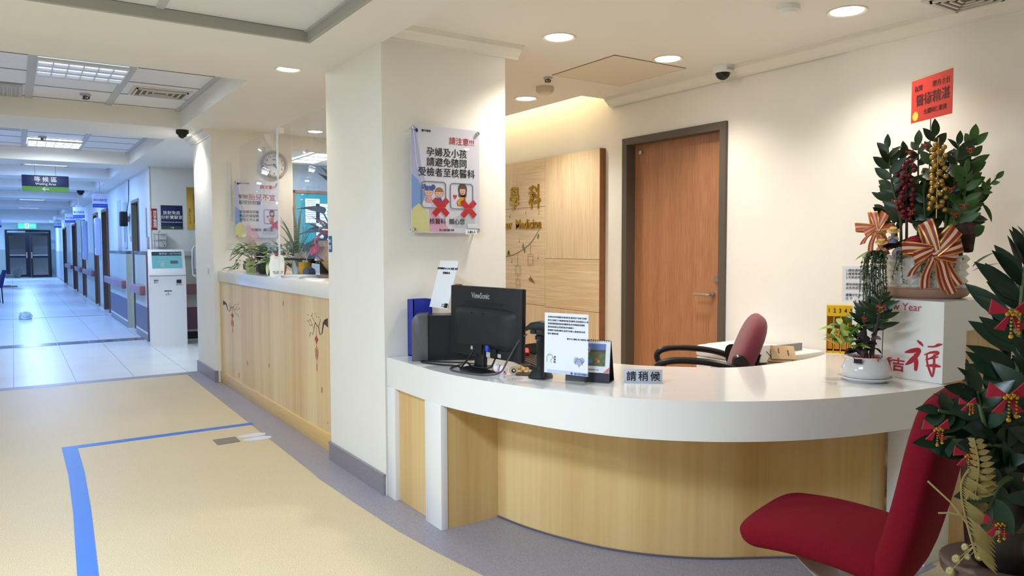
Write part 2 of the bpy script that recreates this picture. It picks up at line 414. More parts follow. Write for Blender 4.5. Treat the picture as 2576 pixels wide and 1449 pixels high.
# ---------------------------------------------------------------- walls
b = MB()
DY0, DY1, DZ = 3.56, 4.63, 2.30
b.box(4.2, 4.35, -4, DY0, 0, 3); b.box(4.2, 4.35, DY1, 12.6, 0, 3); b.box(4.2, 4.35, DY0, DY1, DZ, 3)
b.box(4.188, 4.2, -4, 2.665, 0, CZ)
struct('wall_right', b, M_WALL, smooth=0)
b = MB(); b.box(1.736, 2.558, 3.905, 4.79, 0, CZ); struct('pillar_1', b, M_WALL, smooth=0)
b = MB(); b.box(1.75, 2.602, 8.27, 9.17, 0, CZ); struct('pillar_2', b, M_WALL, smooth=0)
def base(bm, x0, x1, y0, y1, h=.115):
    bm.box(x0, x1, y0, y1, 0, h); bm.box(x0-.004, x1, y0-.004, y1+.004, h, h+.008)
b = MB(); base(b, 1.722, 1.76, 3.91, 4.80); struct('baseboard_1', b, M_SKIRT, smooth=0)
b = MB(); base(b, 1.735, 1.77, 8.262, 9.18); struct('baseboard_2', b, M_SKIRT, smooth=0)
def crown(bm, M, L):
    """cornice profile swept L along local x; local y points out of the wall, local z up, top at z = 0"""
    pr = [(0, -.075), (.012, -.075), (.012, -.062), (.02, -.056), (.04, -.035), (.058, -.024), (.058, -.015), (.066, -.015), (.066, -.007), (.075, -.007), (.075, 0), (0, 0)]
    n = len(pr); vs = [(0, p[0], p[1]) for p in pr]+[(L, p[0], p[1]) for p in pr]
    fs = [(i, (i+1) % n, n+(i+1) % n, n+i) for i in range(n)] + [tuple(range(n))[::-1], tuple(range(n, 2*n))]
    bm._add(vs, fs, M)
b = MB()
crown(b, Matrix(((1, 0, 0, 1.745), (0, -1, 0, 3.905), (0, 0, 1, CZ), (0, 0, 0, 1))), .905)
struct('trim_9', b, M_WALL, smooth=0, recalc=True)
b = MB(); crown(b, Matrix(((0, -1, 0, 4.19), (1, 0, 0, -2), (0, 0, 1, CZ), (0, 0, 0, 1))), 6.80); struct('trim_10', b, M_WALL, smooth=0, recalc=True)
b = MB(); crown(b, Matrix(((0, -1, 0, 1.75), (1, 0, 0, 8.27), (0, 0, 1, CZ), (0, 0, 0, 1))), .98); struct('trim_11', b, M_WALL, smooth=0, recalc=True)
b = MB(); b.box(1.745, 4.2, 12.5, 12.65, 0, CZ); struct('wall_back', b, M_WALLC, smooth=0)
b = MB(); b.box(-4.1, -4, -4, 12.6, 0, 3); struct('wall_left', b, M_WALL, smooth=0)
b = MB(); b.box(-4.1, 4.35, -4.1, -4, 0, 3); struct('wall_front', b, M_WALL, smooth=0)
b = MB(); b.box(-1.9, -1.75, 12.6, 46, 0, 3); b.box(-4.1, -1.75, 12.6, 12.75, 0, 3); struct('wall_corridor_left', b, M_WALLC, smooth=0)
b = MB(); b.box(2.602, 4.2, 8.27, 8.37, 2.5, CZ); struct('trim_12', b, M_WALL, smooth=0)
# corridor right wall: upper wall with door openings
DOORS = [(13.80, 14.72, 2.25), (18.55, 19.75, 2.3), (20.9, 21.9, 2.3), (24.9, 26.0, 2.25), (28.4, 30.2, 2.25), (34.0, 36.0, 2.25)]
b = MB(); y = 12.55
for (a, c, h) in DOORS: b.box(1.765, 1.9, y, a, 0, CZ); b.box(1.765, 1.9, a, c, h, CZ); y = c
b.box(1.765, 1.9, y, 46, 0, CZ); struct('wall_corridor_right', b, M_WALLC, smooth=0)
b = MB(); b.box(-1.9, -.29, 44, 44.2, 0, 2.75); b.box(1.60, 1.9, 44, 44.2, 0, 2.75); b.box(-.29, 1.6, 44, 44.2, 2.34, 2.75); struct('wall_end', b, M_WALLC, smooth=0)
b = MB(); b.box(-1.9, -.29, 43.98, 44, 0, 1.37); b.box(1.60, 1.9, 43.98, 44, 0, 1.37)
struct('trim_13', b, M_WAING, smooth=0)
b = MB(); b.box(-1.9, 1.9, 46.5, 46.6, 0, 3); b.box(-1.9, 1.9, 44.2, 46.6, 2.75, 2.8); struct('wall_lobby', b, M_WALLC, smooth=0)
b = MB(); b.box(1.755, 1.765, 12.5, 12.53, 1.37, CZ); b.box(1.742, 1.76, 12.493, 12.53, .0, CZ); struct('trim_14', b, M_WALLC, smooth=0)
# wainscot boards along the corridor
def board(y0, y1, end):
    x = 1.672
    b = MB(); b.box(x, 1.78, y0, y1, .11, 1.32); b.box(x-.004, x+.02, y0+.001, y1-.001, .14, .52, mi=1); b.box(x-.006, x+.02, y0, y1, 0, .11, mi=2); b.box(x-.006, x+.02, y0, y1, .11, .14, mi=3)
    b.box(x-.008, 1.785, y0-.006, y1+.006, 1.32, 1.372, mi=4, bev=.008); b.box(x-.002, 1.78, y0-.014, y0, 0, 1.32, mi=5)
    return b.obj('wall_board', [M_WAINS, M_PURP, M_GREY, M_WALLC, M_GRAN, end], None)
o = board(14.86, 17.6, M_WAING); o['kind'] = 'structure'; o.name = 'trim_15'
o = board(12.47, 13.74, M_MAUVED); o['kind'] = 'structure'; o.name = 'trim_16'
b = MB()
for (a, c) in [(19.85, 20.85), (22.0, 24.8), (26.1, 28.3), (30.3, 33.9), (36.1, 44)]: b.box(1.755, 1.775, a, c, .1, 1.30); b.box(1.75, 1.775, a, c, 0, .1, mi=1)
struct('trim_17', b, [M_WAINS, M_WAING], smooth=0)
# wainscot behind the kiosk
b = MB(); x0, x1, y = 1.69, 4.2, 12.48
b.box(x0, x1, y, 12.5, .12, 1.33); b.box(x0, x1, y-.03, 12.5, 1.30, 1.37, mi=1); b.box(x0, x1, y-.004, y, .15, .50, mi=2); b.box(x0, x1, y-.006, y, 0, .115, mi=3); b.box(x0, x1, y-.05, y, .70, .86, mi=4)
struct('trim_18', b, [M_WAING, M_LGREY, M_PURPR, M_BLACKM, M_MAUVED], smooth=0)
def handrail(y0, y1, label, z=.77, x=1.60, near=True):
    L = y1-y0
    t = thing('handrail', label, 'handrail', T(x, y0, z), 'corridor handrails')
    b = MB(); b.box(-.0, .045, 0, L, -.07, .07, bev=.015); b.obj('rail', M_MAUVE, t)
    b = MB(); b.box(-.004, .1, -.085, .0, -.072, .072, bev=.02); b.obj('end_cap', M_MAUVED, t)
    for yy in (.3, L-.3): b = MB(); b.box(.04, .16, yy-.03, yy+.03, -.04, .04); b.obj('bracket', M_GREY, t)
handrail(15.05, 18.1, 'mauve handrail on the board between the two nearest dark doorways')
handrail(12.72, 13.95, 'short mauve handrail end beside the white kiosk')
handrail(22.0, 24.9, 'mauve handrail under the white wall below the fifth room sign', x=1.66)
handrail(26.1, 28.3, 'mauve handrail between far brown door frames', x=1.66)
handrail(30.4, 33.8, 'farthest mauve handrail near the glass exit doors', x=1.66)
# corridor doors
for i, (a, c, h) in enumerate(DOORS):
    n = 3+i; d = bpy.data.objects.new('door_%d' % n, None); COL.objects.link(d); d['kind'] = 'structure'
    b = MB(); b.box(1.84, 1.88, a+.04, c-.04, 0, h-.04); b.obj('leaf', M_DOORB, d)
    b = MB(); w_ = .06 if i else .05
    b.box(1.73 if i else 1.755, 1.9, a, a+w_, 0, h); b.box(1.73 if i else 1.755, 1.9, c-w_, c, 0, h); b.box(1.73 if i else 1.755, 1.9, a+w_, c-w_, h-w_, h)
    b.obj('frame', M_DFR if i else mat('steel_frame', '#7c7868', .4), d)
    b = MB(); b.cyl(.012, 0, .05, 8, T(1.84, a+.12, 1.0) @ RY(R(-90))); b.tube([(1.79, a+.12, 1.0), (1.79, a+.24, 1.0)], .01, 6); b.obj('handle', M_STEEL, d)
# glass double door at the corridor end
d = bpy.data.objects.new('door_2', None); COL.objects.link(d); d['kind'] = 'structure'
X0, X1 = -.29, 1.60; H2 = 2.33
b = MB(); b.box(X0+.07, X1-.08, 43.95, 44.05, H2-.08, H2); b.box(X0, X0+.07, 43.95, 44.05, 0, H2); b.box(X1-.08, X1, 43.95, 44.05, 0, H2); b.box(X0+.07, X1-.08, 43.96, 44.04, 2.12, 2.18); b.obj('frame', M_ALU, d)
def gleaf(x0, x1, y):
    b = MB()
    for (a, c, z0, z1) in [(x0, x0+.09, .02, 2.12), (x1-.09, x1, .02, 2.12), (x0+.09, x1-.09, .02, .14), (x0+.09, x1-.09, 2.03, 2.12), (x0+.09, x1-.09, .96, 1.06)]: b.box(a, c, y-.025, y+.025, z0, z1)
    lf = b.obj('leaf', M_ALU, d)
    b = MB(); b.quad([(x0+.05, y, .1), (x1-.05, y, .1), (x1-.05, y, 2.08), (x0+.05, y, 2.08)]); b.obj('pane', M_GLASS, lf)
    b = MB(); b.box(x0+.09, x1-.09, y-.05, y-.03, 1.08, 1.12); b.obj('push_bar', M_STEEL, lf)
    b = MB(); b.box(x0+.02 if x0 > .5 else x1-.07, x0+.07 if x0 > .5 else x1-.02, y-.06, y-.025, .95, 1.25); b.obj('handle', M_CHROME, lf)
gleaf(X0+.07, .62, 44.0); gleaf(.72, X1-.08, 43.1)
b = MB(); b.box(.62, .72, 43.955, 44.045, 0, 2.12); b.obj('mullion', M_ALU, d)
b = MB(); b.box(-.2, .55, 43.93, 43.95, 2.2, 2.29); b.obj('transom_panel', M_WALLC, d)

# ---------------------------------------------------------------- office door and timber wall
d = bpy.data.objects.new('door_1', None); COL.objects.link(d); d['kind'] = 'structure'
b = MB(); f = .055
b.box(4.175, 4.29, DY0, DY0+f, 0, DZ); b.box(4.175, 4.29, DY1-f, DY1, 0, DZ); b.box(4.175, 4.29, DY0+f, DY1-f, DZ-f, DZ); b.obj('frame', M_FRAME, d)
b = MB(); b.box(4.27, 4.31, DY0+f, DY1-f, .01, DZ-f); b.obj('leaf', M_DOORW, d)
b = MB(); b.cyl(.018, 0, .02, 14, T(4.27, 3.735, 1.07) @ RY(R(-90))); b.tube([(4.25, 3.735, 1.07), (4.215, 3.735, 1.07), (4.205, 3.745, 1.07), (4.205, 3.87, 1.07)], [.009, .009, .01, .008], 8); b.obj('lever_handle', M_STEEL, d)
b = MB(); b.cyl(.024, 0, .012, 16, T(4.27, 3.70, 1.185) @ RY(R(-90))); b.obj('lock_cylinder', M_STEEL, d)
b = MB(); b.cyl(.016, 0, .03, 14, T(4.27, 4.487, 2.18) @ RY(R(-90))); b.obj('door_stop_disc', M_CHROME, d)
# timber feature wall, built of boards with fine joints
PX = 4.14
b = MB()
def fw(y0, y1, z0, z1, mi): b.box(PX, 4.2, y0+.002, y1-.002, z0+.002, z1-.002, mi=mi)
YR = 4.86
fw(YR+.008, 5.648, 1.313, 2.25, 0); fw(YR+.008, 5.648, .86, 1.313, 1); fw(YR+.008, 5.648, .02, .86, 0)
fw(5.648, 6.122, 1.80, 2.25, 1); fw(6.122, 6.6, 1.80, 2.25, 0); fw(6.6, 7.5, 1.8, 2.25, 1); fw(5.648, 7.5, .87, 1.80, 1); fw(5.648, 7.5, .02, .87, 0)
b.box(4.145, 4.2, YR+.01, 7.5, .02, 2.248, mi=2); b.box(PX-.001, 4.2, YR, YR+.008, .02, 2.252, mi=2)
struct('wall_timber', b, [M_ASHV, M_ASHH, M_BROWN], smooth=0)

# ---------------------------------------------------------------- ceiling fittings
M_LENS = mat('lamp_lens', '#fff6e6', .5, emit=(1, .93, .82), es=9)
M_TUBE = mat('louvre_light', '#dce8ff', .4, emit=(.40, .60, 1.0), es=.75)
M_TUBEB = mat('tube_light', '#dce8ff', .4, emit=(.75, .88, 1.0), es=6)
M_TRIMW = mat('lamp_trim', '#d8d2c6', .35)
def downlight(x, y, z, r, label, p=1.0, col=WARM, spot=128):
    t = thing('downlight', label, 'ceiling light', T(x, y, z), 'round ceiling downlights')
    b = MB(); b.lathe([(r, -.001), (r+.016, -.006), (r+.022, -.002), (r+.022, .0)], 36, cap=False); b.obj('trim_ring', M_TRIMW, t)
    b = MB(); b.lathe([(1e-6, -.004), (r*.7, -.004), (r, -.002)], 36, cap=False); b.obj('lens', M_LENS, t)
    light('SPOT', 'downlight_beam', T(0, 0, -.03), P_SPOT*p, col, t, size=.07, spot=R(spot), blend=.75)
downlight(1.628, 5.224, CZ, .072, 'round downlight in the corridor ceiling just past the white pillar', .9, (1, .9, .74))
downlight(1.60, 8.80, CZ, .06, 'round downlight tucked beside the far pillar cornice and black dome camera', .8, (1, .95, .86))
downlight(2.721, 7.845, CZ, .072, 'round downlight above the potted plants at the back counter', .8)
downlight(3.692, 2.351, CZ, .082, 'largest round downlight, above the plants on the raised counter', .8)
downlight(2.721, 3.572, CZ, .080, 'round downlight beside the pillar cornice', 1.25)
downlight(3.627, 3.582, CZ, .080, 'round downlight overlapping the ceiling access hatch', 1.05)
downlight(3.595, 5.172, CZ, .080, 'round downlight by the warm cove over the timber wall', 1.1)
b = MB(); b.box(3.27, 3.91, 3.70, 4.36, CZ-.004, CZ+.0); hat = b.obj('ceiling_hatch', mat('hatch', '#e4dac8', .7)); tag(hat, 'square access hatch in the warm ceiling between the downlights', 'hatch')
b = MB()
for (x0, x1, y0, y1) in [(3.262, 3.27, 3.692, 4.368), (3.91, 3.918, 3.692, 4.368), (3.262, 3.918, 3.692, 3.70), (3.262, 3.918, 4.36, 4.368)]: b.box(x0, x1, y0, y1, CZ-.003, CZ)
b.obj('seam', mat('hatch_seam', '#8a7a68', .7), hat)
def fluor(cx, cy, z, sx, sy, label, m, p, tubes=3, col=COOL):
    t = thing('louvre_light', label, 'ceiling light', T(cx, cy, z-.004), 'recessed louvre ceiling lights')
    b = MB(); b.box(-sx/2, sx/2, -sy/2, sy/2, -.004, .0); b.obj('lamp_tray', m, t)
    b = MB(); n = 6
    for i in range(tubes+1): yy = -sy/2 + sy*i/tubes; b.box(-sx/2, sx/2, yy-.03, yy+.03, -.03, -.012)
    for i in range(n+1): xx = -sx/2+sx*i/n; b.box(xx-.004, xx+.004, -sy/2, sy/2, -.028, -.010)
    b.obj('louvre', mat('louvre', '#d8cfc4', .35, .1), t)
    light('AREA', 'louvre_beam', T(0, 0, -.06), p, col, t, size=sx*.9, sy=sy*.9)
fluor(.50, 6.83, 2.83, .60, .58, 'square louvre light in the nearest corridor ceiling coffer', M_TUBE, P_PANEL*.34, col=LOBBY)
fluor(.51, 11.72, 2.83, .60, .62, 'bright louvre light in the second corridor ceiling coffer', M_TUBEB, P_PANEL*.6, col=(.75, .88, 1.0))
fluor(.51, 14.4, 2.83, .60, .62, 'louvre light above the hanging waiting area sign', M_TUBEB, P_PANEL)
fluor(.51, 17.1, 2.83, .60, .62, 'louvre light past the waiting area sign', M_TUBEB, P_PANEL*1.0)
fluor(.51, 20.6, 2.83, .60, .62, 'louvre light farther down the blue corridor', M_TUBEB, P_PANEL*1.2)
fluor(.51, 25.0, 2.83, .60, .62, 'louvre light in the far corridor', M_TUBEB, P_PANEL*1.2)
fluor(.51, 30.2, 2.83, .60, .62, 'louvre light deep in the corridor', M_TUBEB, P_PANEL*1.2)
fluor(.51, 36.2, 2.83, .60, .62, 'added louvre light brightening the corridor end before the glass exit doors', M_TUBEB, P_PANEL*1.6)  # extra lamp, added to lift the dark far end of the corridor
fluor(.51, 41.0, 2.83, .60, .62, 'added louvre light brightening the end wall nearest the glass exit doors', M_TUBEB, P_PANEL*3)  # second extra lamp, with its coffer, added to brighten the end wall
fluor(3.45, 9.95, CZ, .36, 1.2, 'blue-white louvre light in the room behind the counter', M_TUBEB, P_PANEL*.6, col=LOBBY)
# lobby lights in the coffer over the viewer
fluor(-.4, 1.6, 2.62, .6, 1.2, 'louvre light in the lobby ceiling in front of the pillar', M_TUBEB, P_LOBBY, col=LOBBY)
fluor(-2.4, 4.6-1.2, 2.62, .6, 1.2, 'louvre light at the lobby side by the left wall', M_TUBEB, P_LOBBY*.9, col=LOBBY)
def vent(M, sx, sy, label, m):
    t = thing('ceiling_vent', label, 'vent', M, 'ceiling air vents')
    b = MB(); b.box(-sx/2, sx/2, -sy/2, sy/2, -.008, 0); b.obj('frame', m, t)
    b = MB()
    for i in range(4):
        f = 1-.23*i; gx, gy = sx*.44*f, sy*.38*f
        for (x0, x1, y0, y1) in [(-gx, gx, -gy, -gy+.012), (-gx, gx, gy-.012, gy), (-gx, -gx+.012, -gy, gy), (gx-.012, gx, -gy, gy)]: b.box(x0, x1, y0, y1, -.022+.003*i, -.008)
    b.obj('grille', m, t)
    b = MB(); b.box(-sx*.45, sx*.45, -sy*.4, sy*.4, -.0095, -.008); b.obj('dark_gap', mat('vent_dark', '#6d6358', .8), t)
vent(T(1.16, 7.48, 2.83), .48, .42, 'square air vent with stained grille in the first coffer', mat('vent_white', '#d8d2cc', .5))
vent(T(4.0, 1.9, CZ), .30, .30, 'ceiling air vent over the raised counter', mat('vent_white', '#d8d2cc', .5))
b = MB(); b.box(-.62, .12, 7.76, 8.36, 2.818, 2.826)
for i in range(24): b.box(-.6+i*.03, -.586+i*.03, 7.78, 8.34, 2.812, 2.818)
tag(b.obj('return_grille', M_LGREY), 'ribbed grey return grille at the back of the first coffer', 'vent')
b = MB(); b.box(-.62, .12, 9.6, 10.7, 2.818, 2.826)
for i in range(24): b.box(-.6+i*.03, -.586+i*.03, 9.62, 10.68, 2.812, 2.818)
tag(b.obj('return_grille', M_LGREY), 'ribbed grey return grille at the front of the second coffer', 'vent')
def sprinkler(x, y, z, label, s=1.0):
    t = thing('sprinkler', label, 'sprinkler', T(x, y, z) @ Matrix.Scale(s, 4), 'fire sprinklers')
    b = MB(); b.lathe([(.042, 0), (.042, -.012), (.03, -.02), (.014, -.024), (.012, -.05)], 16); b.obj('collar', M_STEEL, t)
    b = MB()
    for i in range(3): a = 2*PI*i/3; b.tube([(.03*math.cos(a), .03*math.sin(a), -.015), (.024*math.cos(a), .024*math.sin(a), -.05)], .006, 6)
    b.cyl(.026, -.056, -.05, 14); b.bm.transform(Matrix.Scale(.75, 4, (0, 0, 1))); b.obj('deflector', mat('sprinkler_dark', '#55504c', .4, .6), t)
sprinkler(.6, 7.93, 2.83, 'metal sprinkler head in the first corridor coffer', 1.1)
sprinkler(.36, 11.2, 2.83, 'metal sprinkler head beside the second coffer light', 1.1)
sprinkler(3.29, 4.45, CZ, 'small metal sprinkler head beside the ceiling hatch', .8)
t = thing('smoke_detector', 'beige round smoke detector near the corner of the ceiling hatch', 'smoke detector', T(3.46, 4.72, CZ))
b = MB(); b.lathe([(.07, 0), (.07, -.03), (.06, -.045)], 24); b.obj('body', mat('detector_beige', '#cfc3ac', .5), t)
b = MB(); b.lathe([(.058, -.044), (.05, -.055), (1e-6, -.057)], 24, cap=False); b.obj('cover', mat('detector_light', '#ddd3c0', .5), t)
t = thing('smoke_detector', 'white round detector cut off by the top edge, by the largest downlight', 'smoke detector', T(3.36, 2.47, CZ))
b = MB(); b.lathe([(.06, 0), (.06, -.025), (.045, -.04), (1e-6, -.042)], 24, cap=False); b.obj('body', M_WPLAS, t)
def dome(x, y, z, label, r, white):
    t = thing('dome_camera', label, 'security camera', T(x, y, z))
    b = MB(); b.lathe([(r, 0), (r, -r*.55), (r*.86, -r*.75)], 24); b.obj('housing', M_WPLAS if white else M_BLACKM, t)
    b = MB(); b.ball((0, 0, -r*.7), r*.74, seg=18); b.obj('dome', M_BLACK, t)
    if white:
        b = MB(); b.box(-.03, .03, -r-.001, -r+.004, -.04, -.02); b.obj('label_sticker', M_LGREY, t)
dome(4.08, 3.51, CZ, 'white dome camera with dark bubble above the wooden door', .068, True)
dome(1.52, 8.5, CZ+.0, 'black dome camera hanging at the coffer corner by the far pillar', .062, False)
dome(1.25, 18.5, CZ, 'small black dome camera far along the corridor ceiling', .07, False)
# gold lettering and stickers on the timber wall
t = thing('wall_lettering', 'gold raised department lettering on the timber wall beside the pillar', 'lettering', FXT := frame((PX-.001, 5.708, 1.60), (0, -1, 0)))
M_GOLDL = mat('gold_letter', '#b8912f', .25, 1)
for ch, y0, y1 in (('科', 5.903, 5.708), ('學', 6.233, 6.073), ('醫', 6.58, 6.40), ('子', 6.90, 6.73), ('核', 7.24, 7.06)):
    q = MB(); q.text(ch, .22, T(-((y0+y1)/2-5.708), .30, 0), ext=.005, bold=.015, w=y0-y1, h=.225); q.obj('gold_character', M_GOLDL, t, smooth=0)
q = MB(); q.text('Medicine', .13, T(-.428, 0, 0), align='L', ext=.004, bold=.012, w=.428, valign='B'); q.obj('gold_word', M_GOLDL, t, smooth=0)
q = MB(); q.text('Nuclear', .13, T(-.49, 0, 0), align='R', ext=.004, bold=.012, sx=.775, valign='B'); q.obj('gold_word', M_GOLDL, t, smooth=0)
t = thing('wall_decal', 'printed decal of a leafy branch with hanging cards on the timber wall', 'decal', frame((PX-.0012, 5.708, 1.0), (0, -1, 0)))
q = MB(); Y = lambda y, z: (-(y-5.708), z-1.0, .0006)
def cr(P): 
    o = []
    for i in range(len(P)-1):
        a, b_, c, d_ = [Vector(P[k]) for k in (max(i-1, 0), i, i+1, min(i+2, len(P)-1))]
        for k in range(6): u = k/6; o.append(tuple(.5*((2*b_)+(c-a)*u+(2*a-5*b_+4*c-d_)*u*u+(3*b_-a-3*c+d_)*u**3)))
    return o+[P[-1]]
q.tube(cr([Y(6.7, 1.40), Y(6.5, 1.34), Y(6.302, 1.328), Y(6.116, 1.361), Y(5.884, 1.457), Y(5.74, 1.584)]), .004, 5, sy=.2)
for (y, z0, z1) in ((6.1, 1.361, 1.242), (5.882, 1.457, 1.35), (6.1, 1.147, 1.105)): q.tube([Y(y, z0), Y(y, z1)], .003, 5, sy=.2)
for (y0, y1, z0, z1) in ((6.145, 6.047, 1.242, 1.147), (5.931, 5.832, 1.35, 1.241), (6.138, 6.055, 1.105, 1.029)):
    for k in (0, .016): q.tube([Y(y0-k, z0-k), Y(y1+k, z0-k), Y(y1+k, z1+k), Y(y0-k, z1+k)], .0022, 5, sy=.2, closed=True)
q.obj('branch', mat('decal_brown', '#8a7658', .6), t)
q = MB()
for (y, z, a) in ((6.012, 1.427, 80), (5.978, 1.388, 100), (5.766, 1.52, 70), (6.287, 1.36, 60), (6.244, 1.36, 110), (6.45, 1.36, 70)): q.leaf(T(*Y(y, z-.025)) @ RZ(R(a-90)), .06, .032, 0, 0)
q.obj('leaves', mat('decal_green', '#6f8f4e', .6), t)
q = MB(); M_DB = mat('decal_bird', '#8f6a3c', .6); q.prism([(-(y-5.708), z-1.0) for y, z in [(5.915, 1.12), (5.89, 1.125), (5.885, 1.155), (5.872, 1.125), (5.85, 1.118), (5.835, 1.10), (5.815, 1.085), (5.83, 1.083), (5.815, 1.07), (5.85, 1.085), (5.88, 1.09), (5.905, 1.10)]], 0, .001); q.obj('bird', M_DB, t)
for (y, z) in ((5.964, 1.742), (6.074, 1.474), (5.76, 1.314), (6.209, 1.269), (5.747, 1.733), (6.24, 1.72)): q = MB(); q.ball(Y(y, z), .007, seg=6, sz=.3); q.tube([Y(y-.006, z), Y(y-.006, z+.03), Y(y-.022, z+.022)], .002, 4, sy=.2); q.obj('music_note', M_DB, t)
# ---------------------------------------------------------------- signs and corridor things
FY = lambda x, y, z: frame((x, y, z), (1, 0, 0))      # facing the viewer down the corridor (-y)
FX = lambda x, y, z: frame((x, y, z), (0, -1, 0))     # facing -x
def plate(name, label, cat, M, w_, h, m, d=.012, group=None, bev=.002):
    b = MB(); b.box(-w_/2, w_/2, -h/2, h/2, -d, 0, bev=bev); o = b.obj(name, m); o.matrix_world = M; return tag(o, label, cat, group)
def band(o, x0, x1, y0, y1, m, name, z=.001):
    b = MB(); b.box(x0, x1, y0, y1, 0, z); return b.obj(name, m, o)
def words_(o, items, m, name='lettering'):
    b = MB()
    for it in items:
        s, size, x, y = it[:4]; kw = it[4] if len(it) > 4 else {}
        b.text(s, size, T(x, y, .0012), **kw)
    return b.obj(name, m, o, smooth=0)
# waiting area sign
o = plate('hanging_sign', 'navy and green hanging sign reading Waiting Area with a white arrow', 'sign', FY(.436, 13.0, 2.373), .588, .236, M_NAVY, .03)
band(o, -.294, .294, -.118, -.045, M_GREEN, 'green_band')
words_(o, [('等 候 區', .082, 0, .062, dict(bold=.012)), ('Waiting Area', .048, 0, -.012, dict(bold=.008))], M_WINK)
b = MB(); b.tube([(.04, -.082, .002), (-.04, -.082, .002)], .006, 6); b.tube([(-.01, -.055, .002), (-.04, -.082, .002), (-.01, -.109, .002)], .006, 6); b.obj('arrow', M_WINK, o)
for x in (-.13, .13): b = MB(); b.tube([(x, .118, -.015), (x, .46, -.015)], .003, 6); b.obj('hanging_wire', M_GREY, o)
def room_sign(y, zh, text, sub, label, x0=1.26, w_=.255):
    o = plate('room_sign', label, 'sign', FY(x0+w_/2, y, zh), w_, .26, mat('sign_white', '#d3d9f2', .4), .03, 'hanging room signs')
    band(o, -w_/2, w_/2, -.13, -.062, M_BLUE, 'blue_band')
    words_(o, [(text, .046, 0, .01, dict(bold=.005))], M_BLUE); words_(o, [(sub, .021, 0, -.096)], M_WINK, 'small_lettering')
    b = MB(); b.box(-w_*.3, w_*.3, .13, .17, -.025, -.005); b.tube([(0, .15, -.015), (0, 2.83-zh, -.015)], .006, 6); b.obj('hanger', M_LGREY, o)
room_sign(16, 2.314, '第四造影室', 'Image Acquisition Room 4', 'white and blue hanging sign of the fourth imaging room, nearest of its row', 1.27, .25)
room_sign(21, 2.291, '第五造影室', 'Image Acquisition Room 5', 'bright white hanging sign of the fifth imaging room, second of its row', 1.245, .245)
room_sign(26, 2.321, '第六造影室', 'Image Acquisition Room 6', 'shaded hanging sign third of its row, half behind the fifth room sign', 1.33, .27)
room_sign(32, 2.304, '第七造影室', 'Image Acquisition Room 7', 'smallest hanging sign farthest down the corridor by the exit doors', 1.28, .24)
room_sign(30, 2.252, '檢查室', 'Exam Room', 'blue and white hanging sign cut off by the picture edge near the exit sign', -.53, .25)
# exit sign
t = thing('exit_sign', 'lit green exit sign with running figure over the glass doors', 'exit sign', FY(.62, 43.0, 2.51))
b = MB(); b.box(-.37, .37, -.13, .13, -.06, 0, bev=.01); b.obj('light_box', mat('exit_green', '#37c58a', .4, emit=(.10, .75, .42), es=.4), t)
b = MB(); b.box(-.08, .07, -.12, .12, 0, .004); b.obj('white_panel', mat('exit_white', '#e0fff0', .4, emit=(.7, 1, .85), es=.7), t)
M_EXD = mat('exit_dark', '#0d4f38', .5)
b = MB(); b.ball((.0, .08, .006), .02, seg=8, sz=1); b.tube([(0, .06, .006), (-.01, 0, .006), (.03, -.05, .006), (.02, -.1, .006)], .012, 5); b.tube([(-.01, 0, .006), (-.04, -.06, .006), (-.06, -.06, .006)], .011, 5); b.tube([(.0, .045, .006), (.04, .02, .006)], .008, 5); b.tube([(.0, .045, .006), (-.045, .035, .006)], .008, 5); b.obj('figure', M_EXD, t)
b = MB(); b.text('出口', .1, T(.22, .02, .001)); b.text('E X I T', .06, T(-.22, -.08, .001)); b.obj('lettering', mat('exit_text', '#c8f5df', .5, emit=(.6, 1, .8), es=.6), t, smooth=0)
b = MB(); b.box(-.4, .4, .14, .19, -.05, -.01); b.tube([(0, .19, -.03), (0, .6, -.03)], .012, 6); b.obj('bracket', M_BLACKM, t)
# signs on the wall behind the kiosk (y = 12.5)
o = plate('red_sign', 'narrow red vertical sign for the manual smoke vent switch', 'sign', FY(1.799, 12.494, 1.859), .088, .322, mat('sign_red', '#a11826', .4), .006)
words_(o, [('排煙手動開關', .05, .016, 0, dict(bold=.008, vertical=True, line=.88))], M_WINK)
b = MB(); b.text('Smoke Exhaust Manual Switch', .021, T(-.03, 0, .0012) @ RZ(R(-90))); b.obj('small_lettering', M_WINK, o, smooth=0)
o = plate('navy_sign', 'square navy wall sign for the laboratory with green arrow strip', 'sign', FY(2.052, 12.494, 1.893), .308, .365, M_NAVY, .008)
band(o, -.154, .154, -.1825, -.135, mat('deep_green', '#2c5a48', .4), 'green_band')
words_(o, [('放射免疫', .062, 0, .07, dict(bold=.008)), ('分析實驗室', .062, 0, .002, dict(bold=.008)), ('Radioimmunoassay Laboratory', .0235, 0, -.075, dict(bold=.01))], M_WINK)
b = MB(); b.tube([(-.02, -.159, .002), (.025, -.159, .002)], .004, 5); b.tube([(.008, -.145, .002), (.025, -.159, .002), (.008, -.173, .002)], .004, 5); b.obj('arrow', M_WINK, o)
o = plate('brass_plaque', 'tall brass donation plaque half hidden behind the far pillar', 'plaque', FY(2.42, 12.492, 2.035), .30, .655, M_BRASS, .012, bev=.005)
b = MB(); b.text('健康社會福利基金會捐贈', .05, T(-.028, .0, .0012), vertical=True, line=.82, bold=.02); b.text('民\n國\n111\n年\n4\n月\n15\n日', .036, T(-.108, -.12, .0012), line=.86); b.obj('engraving', mat('engraved', '#5a4418', .5), o, smooth=0)
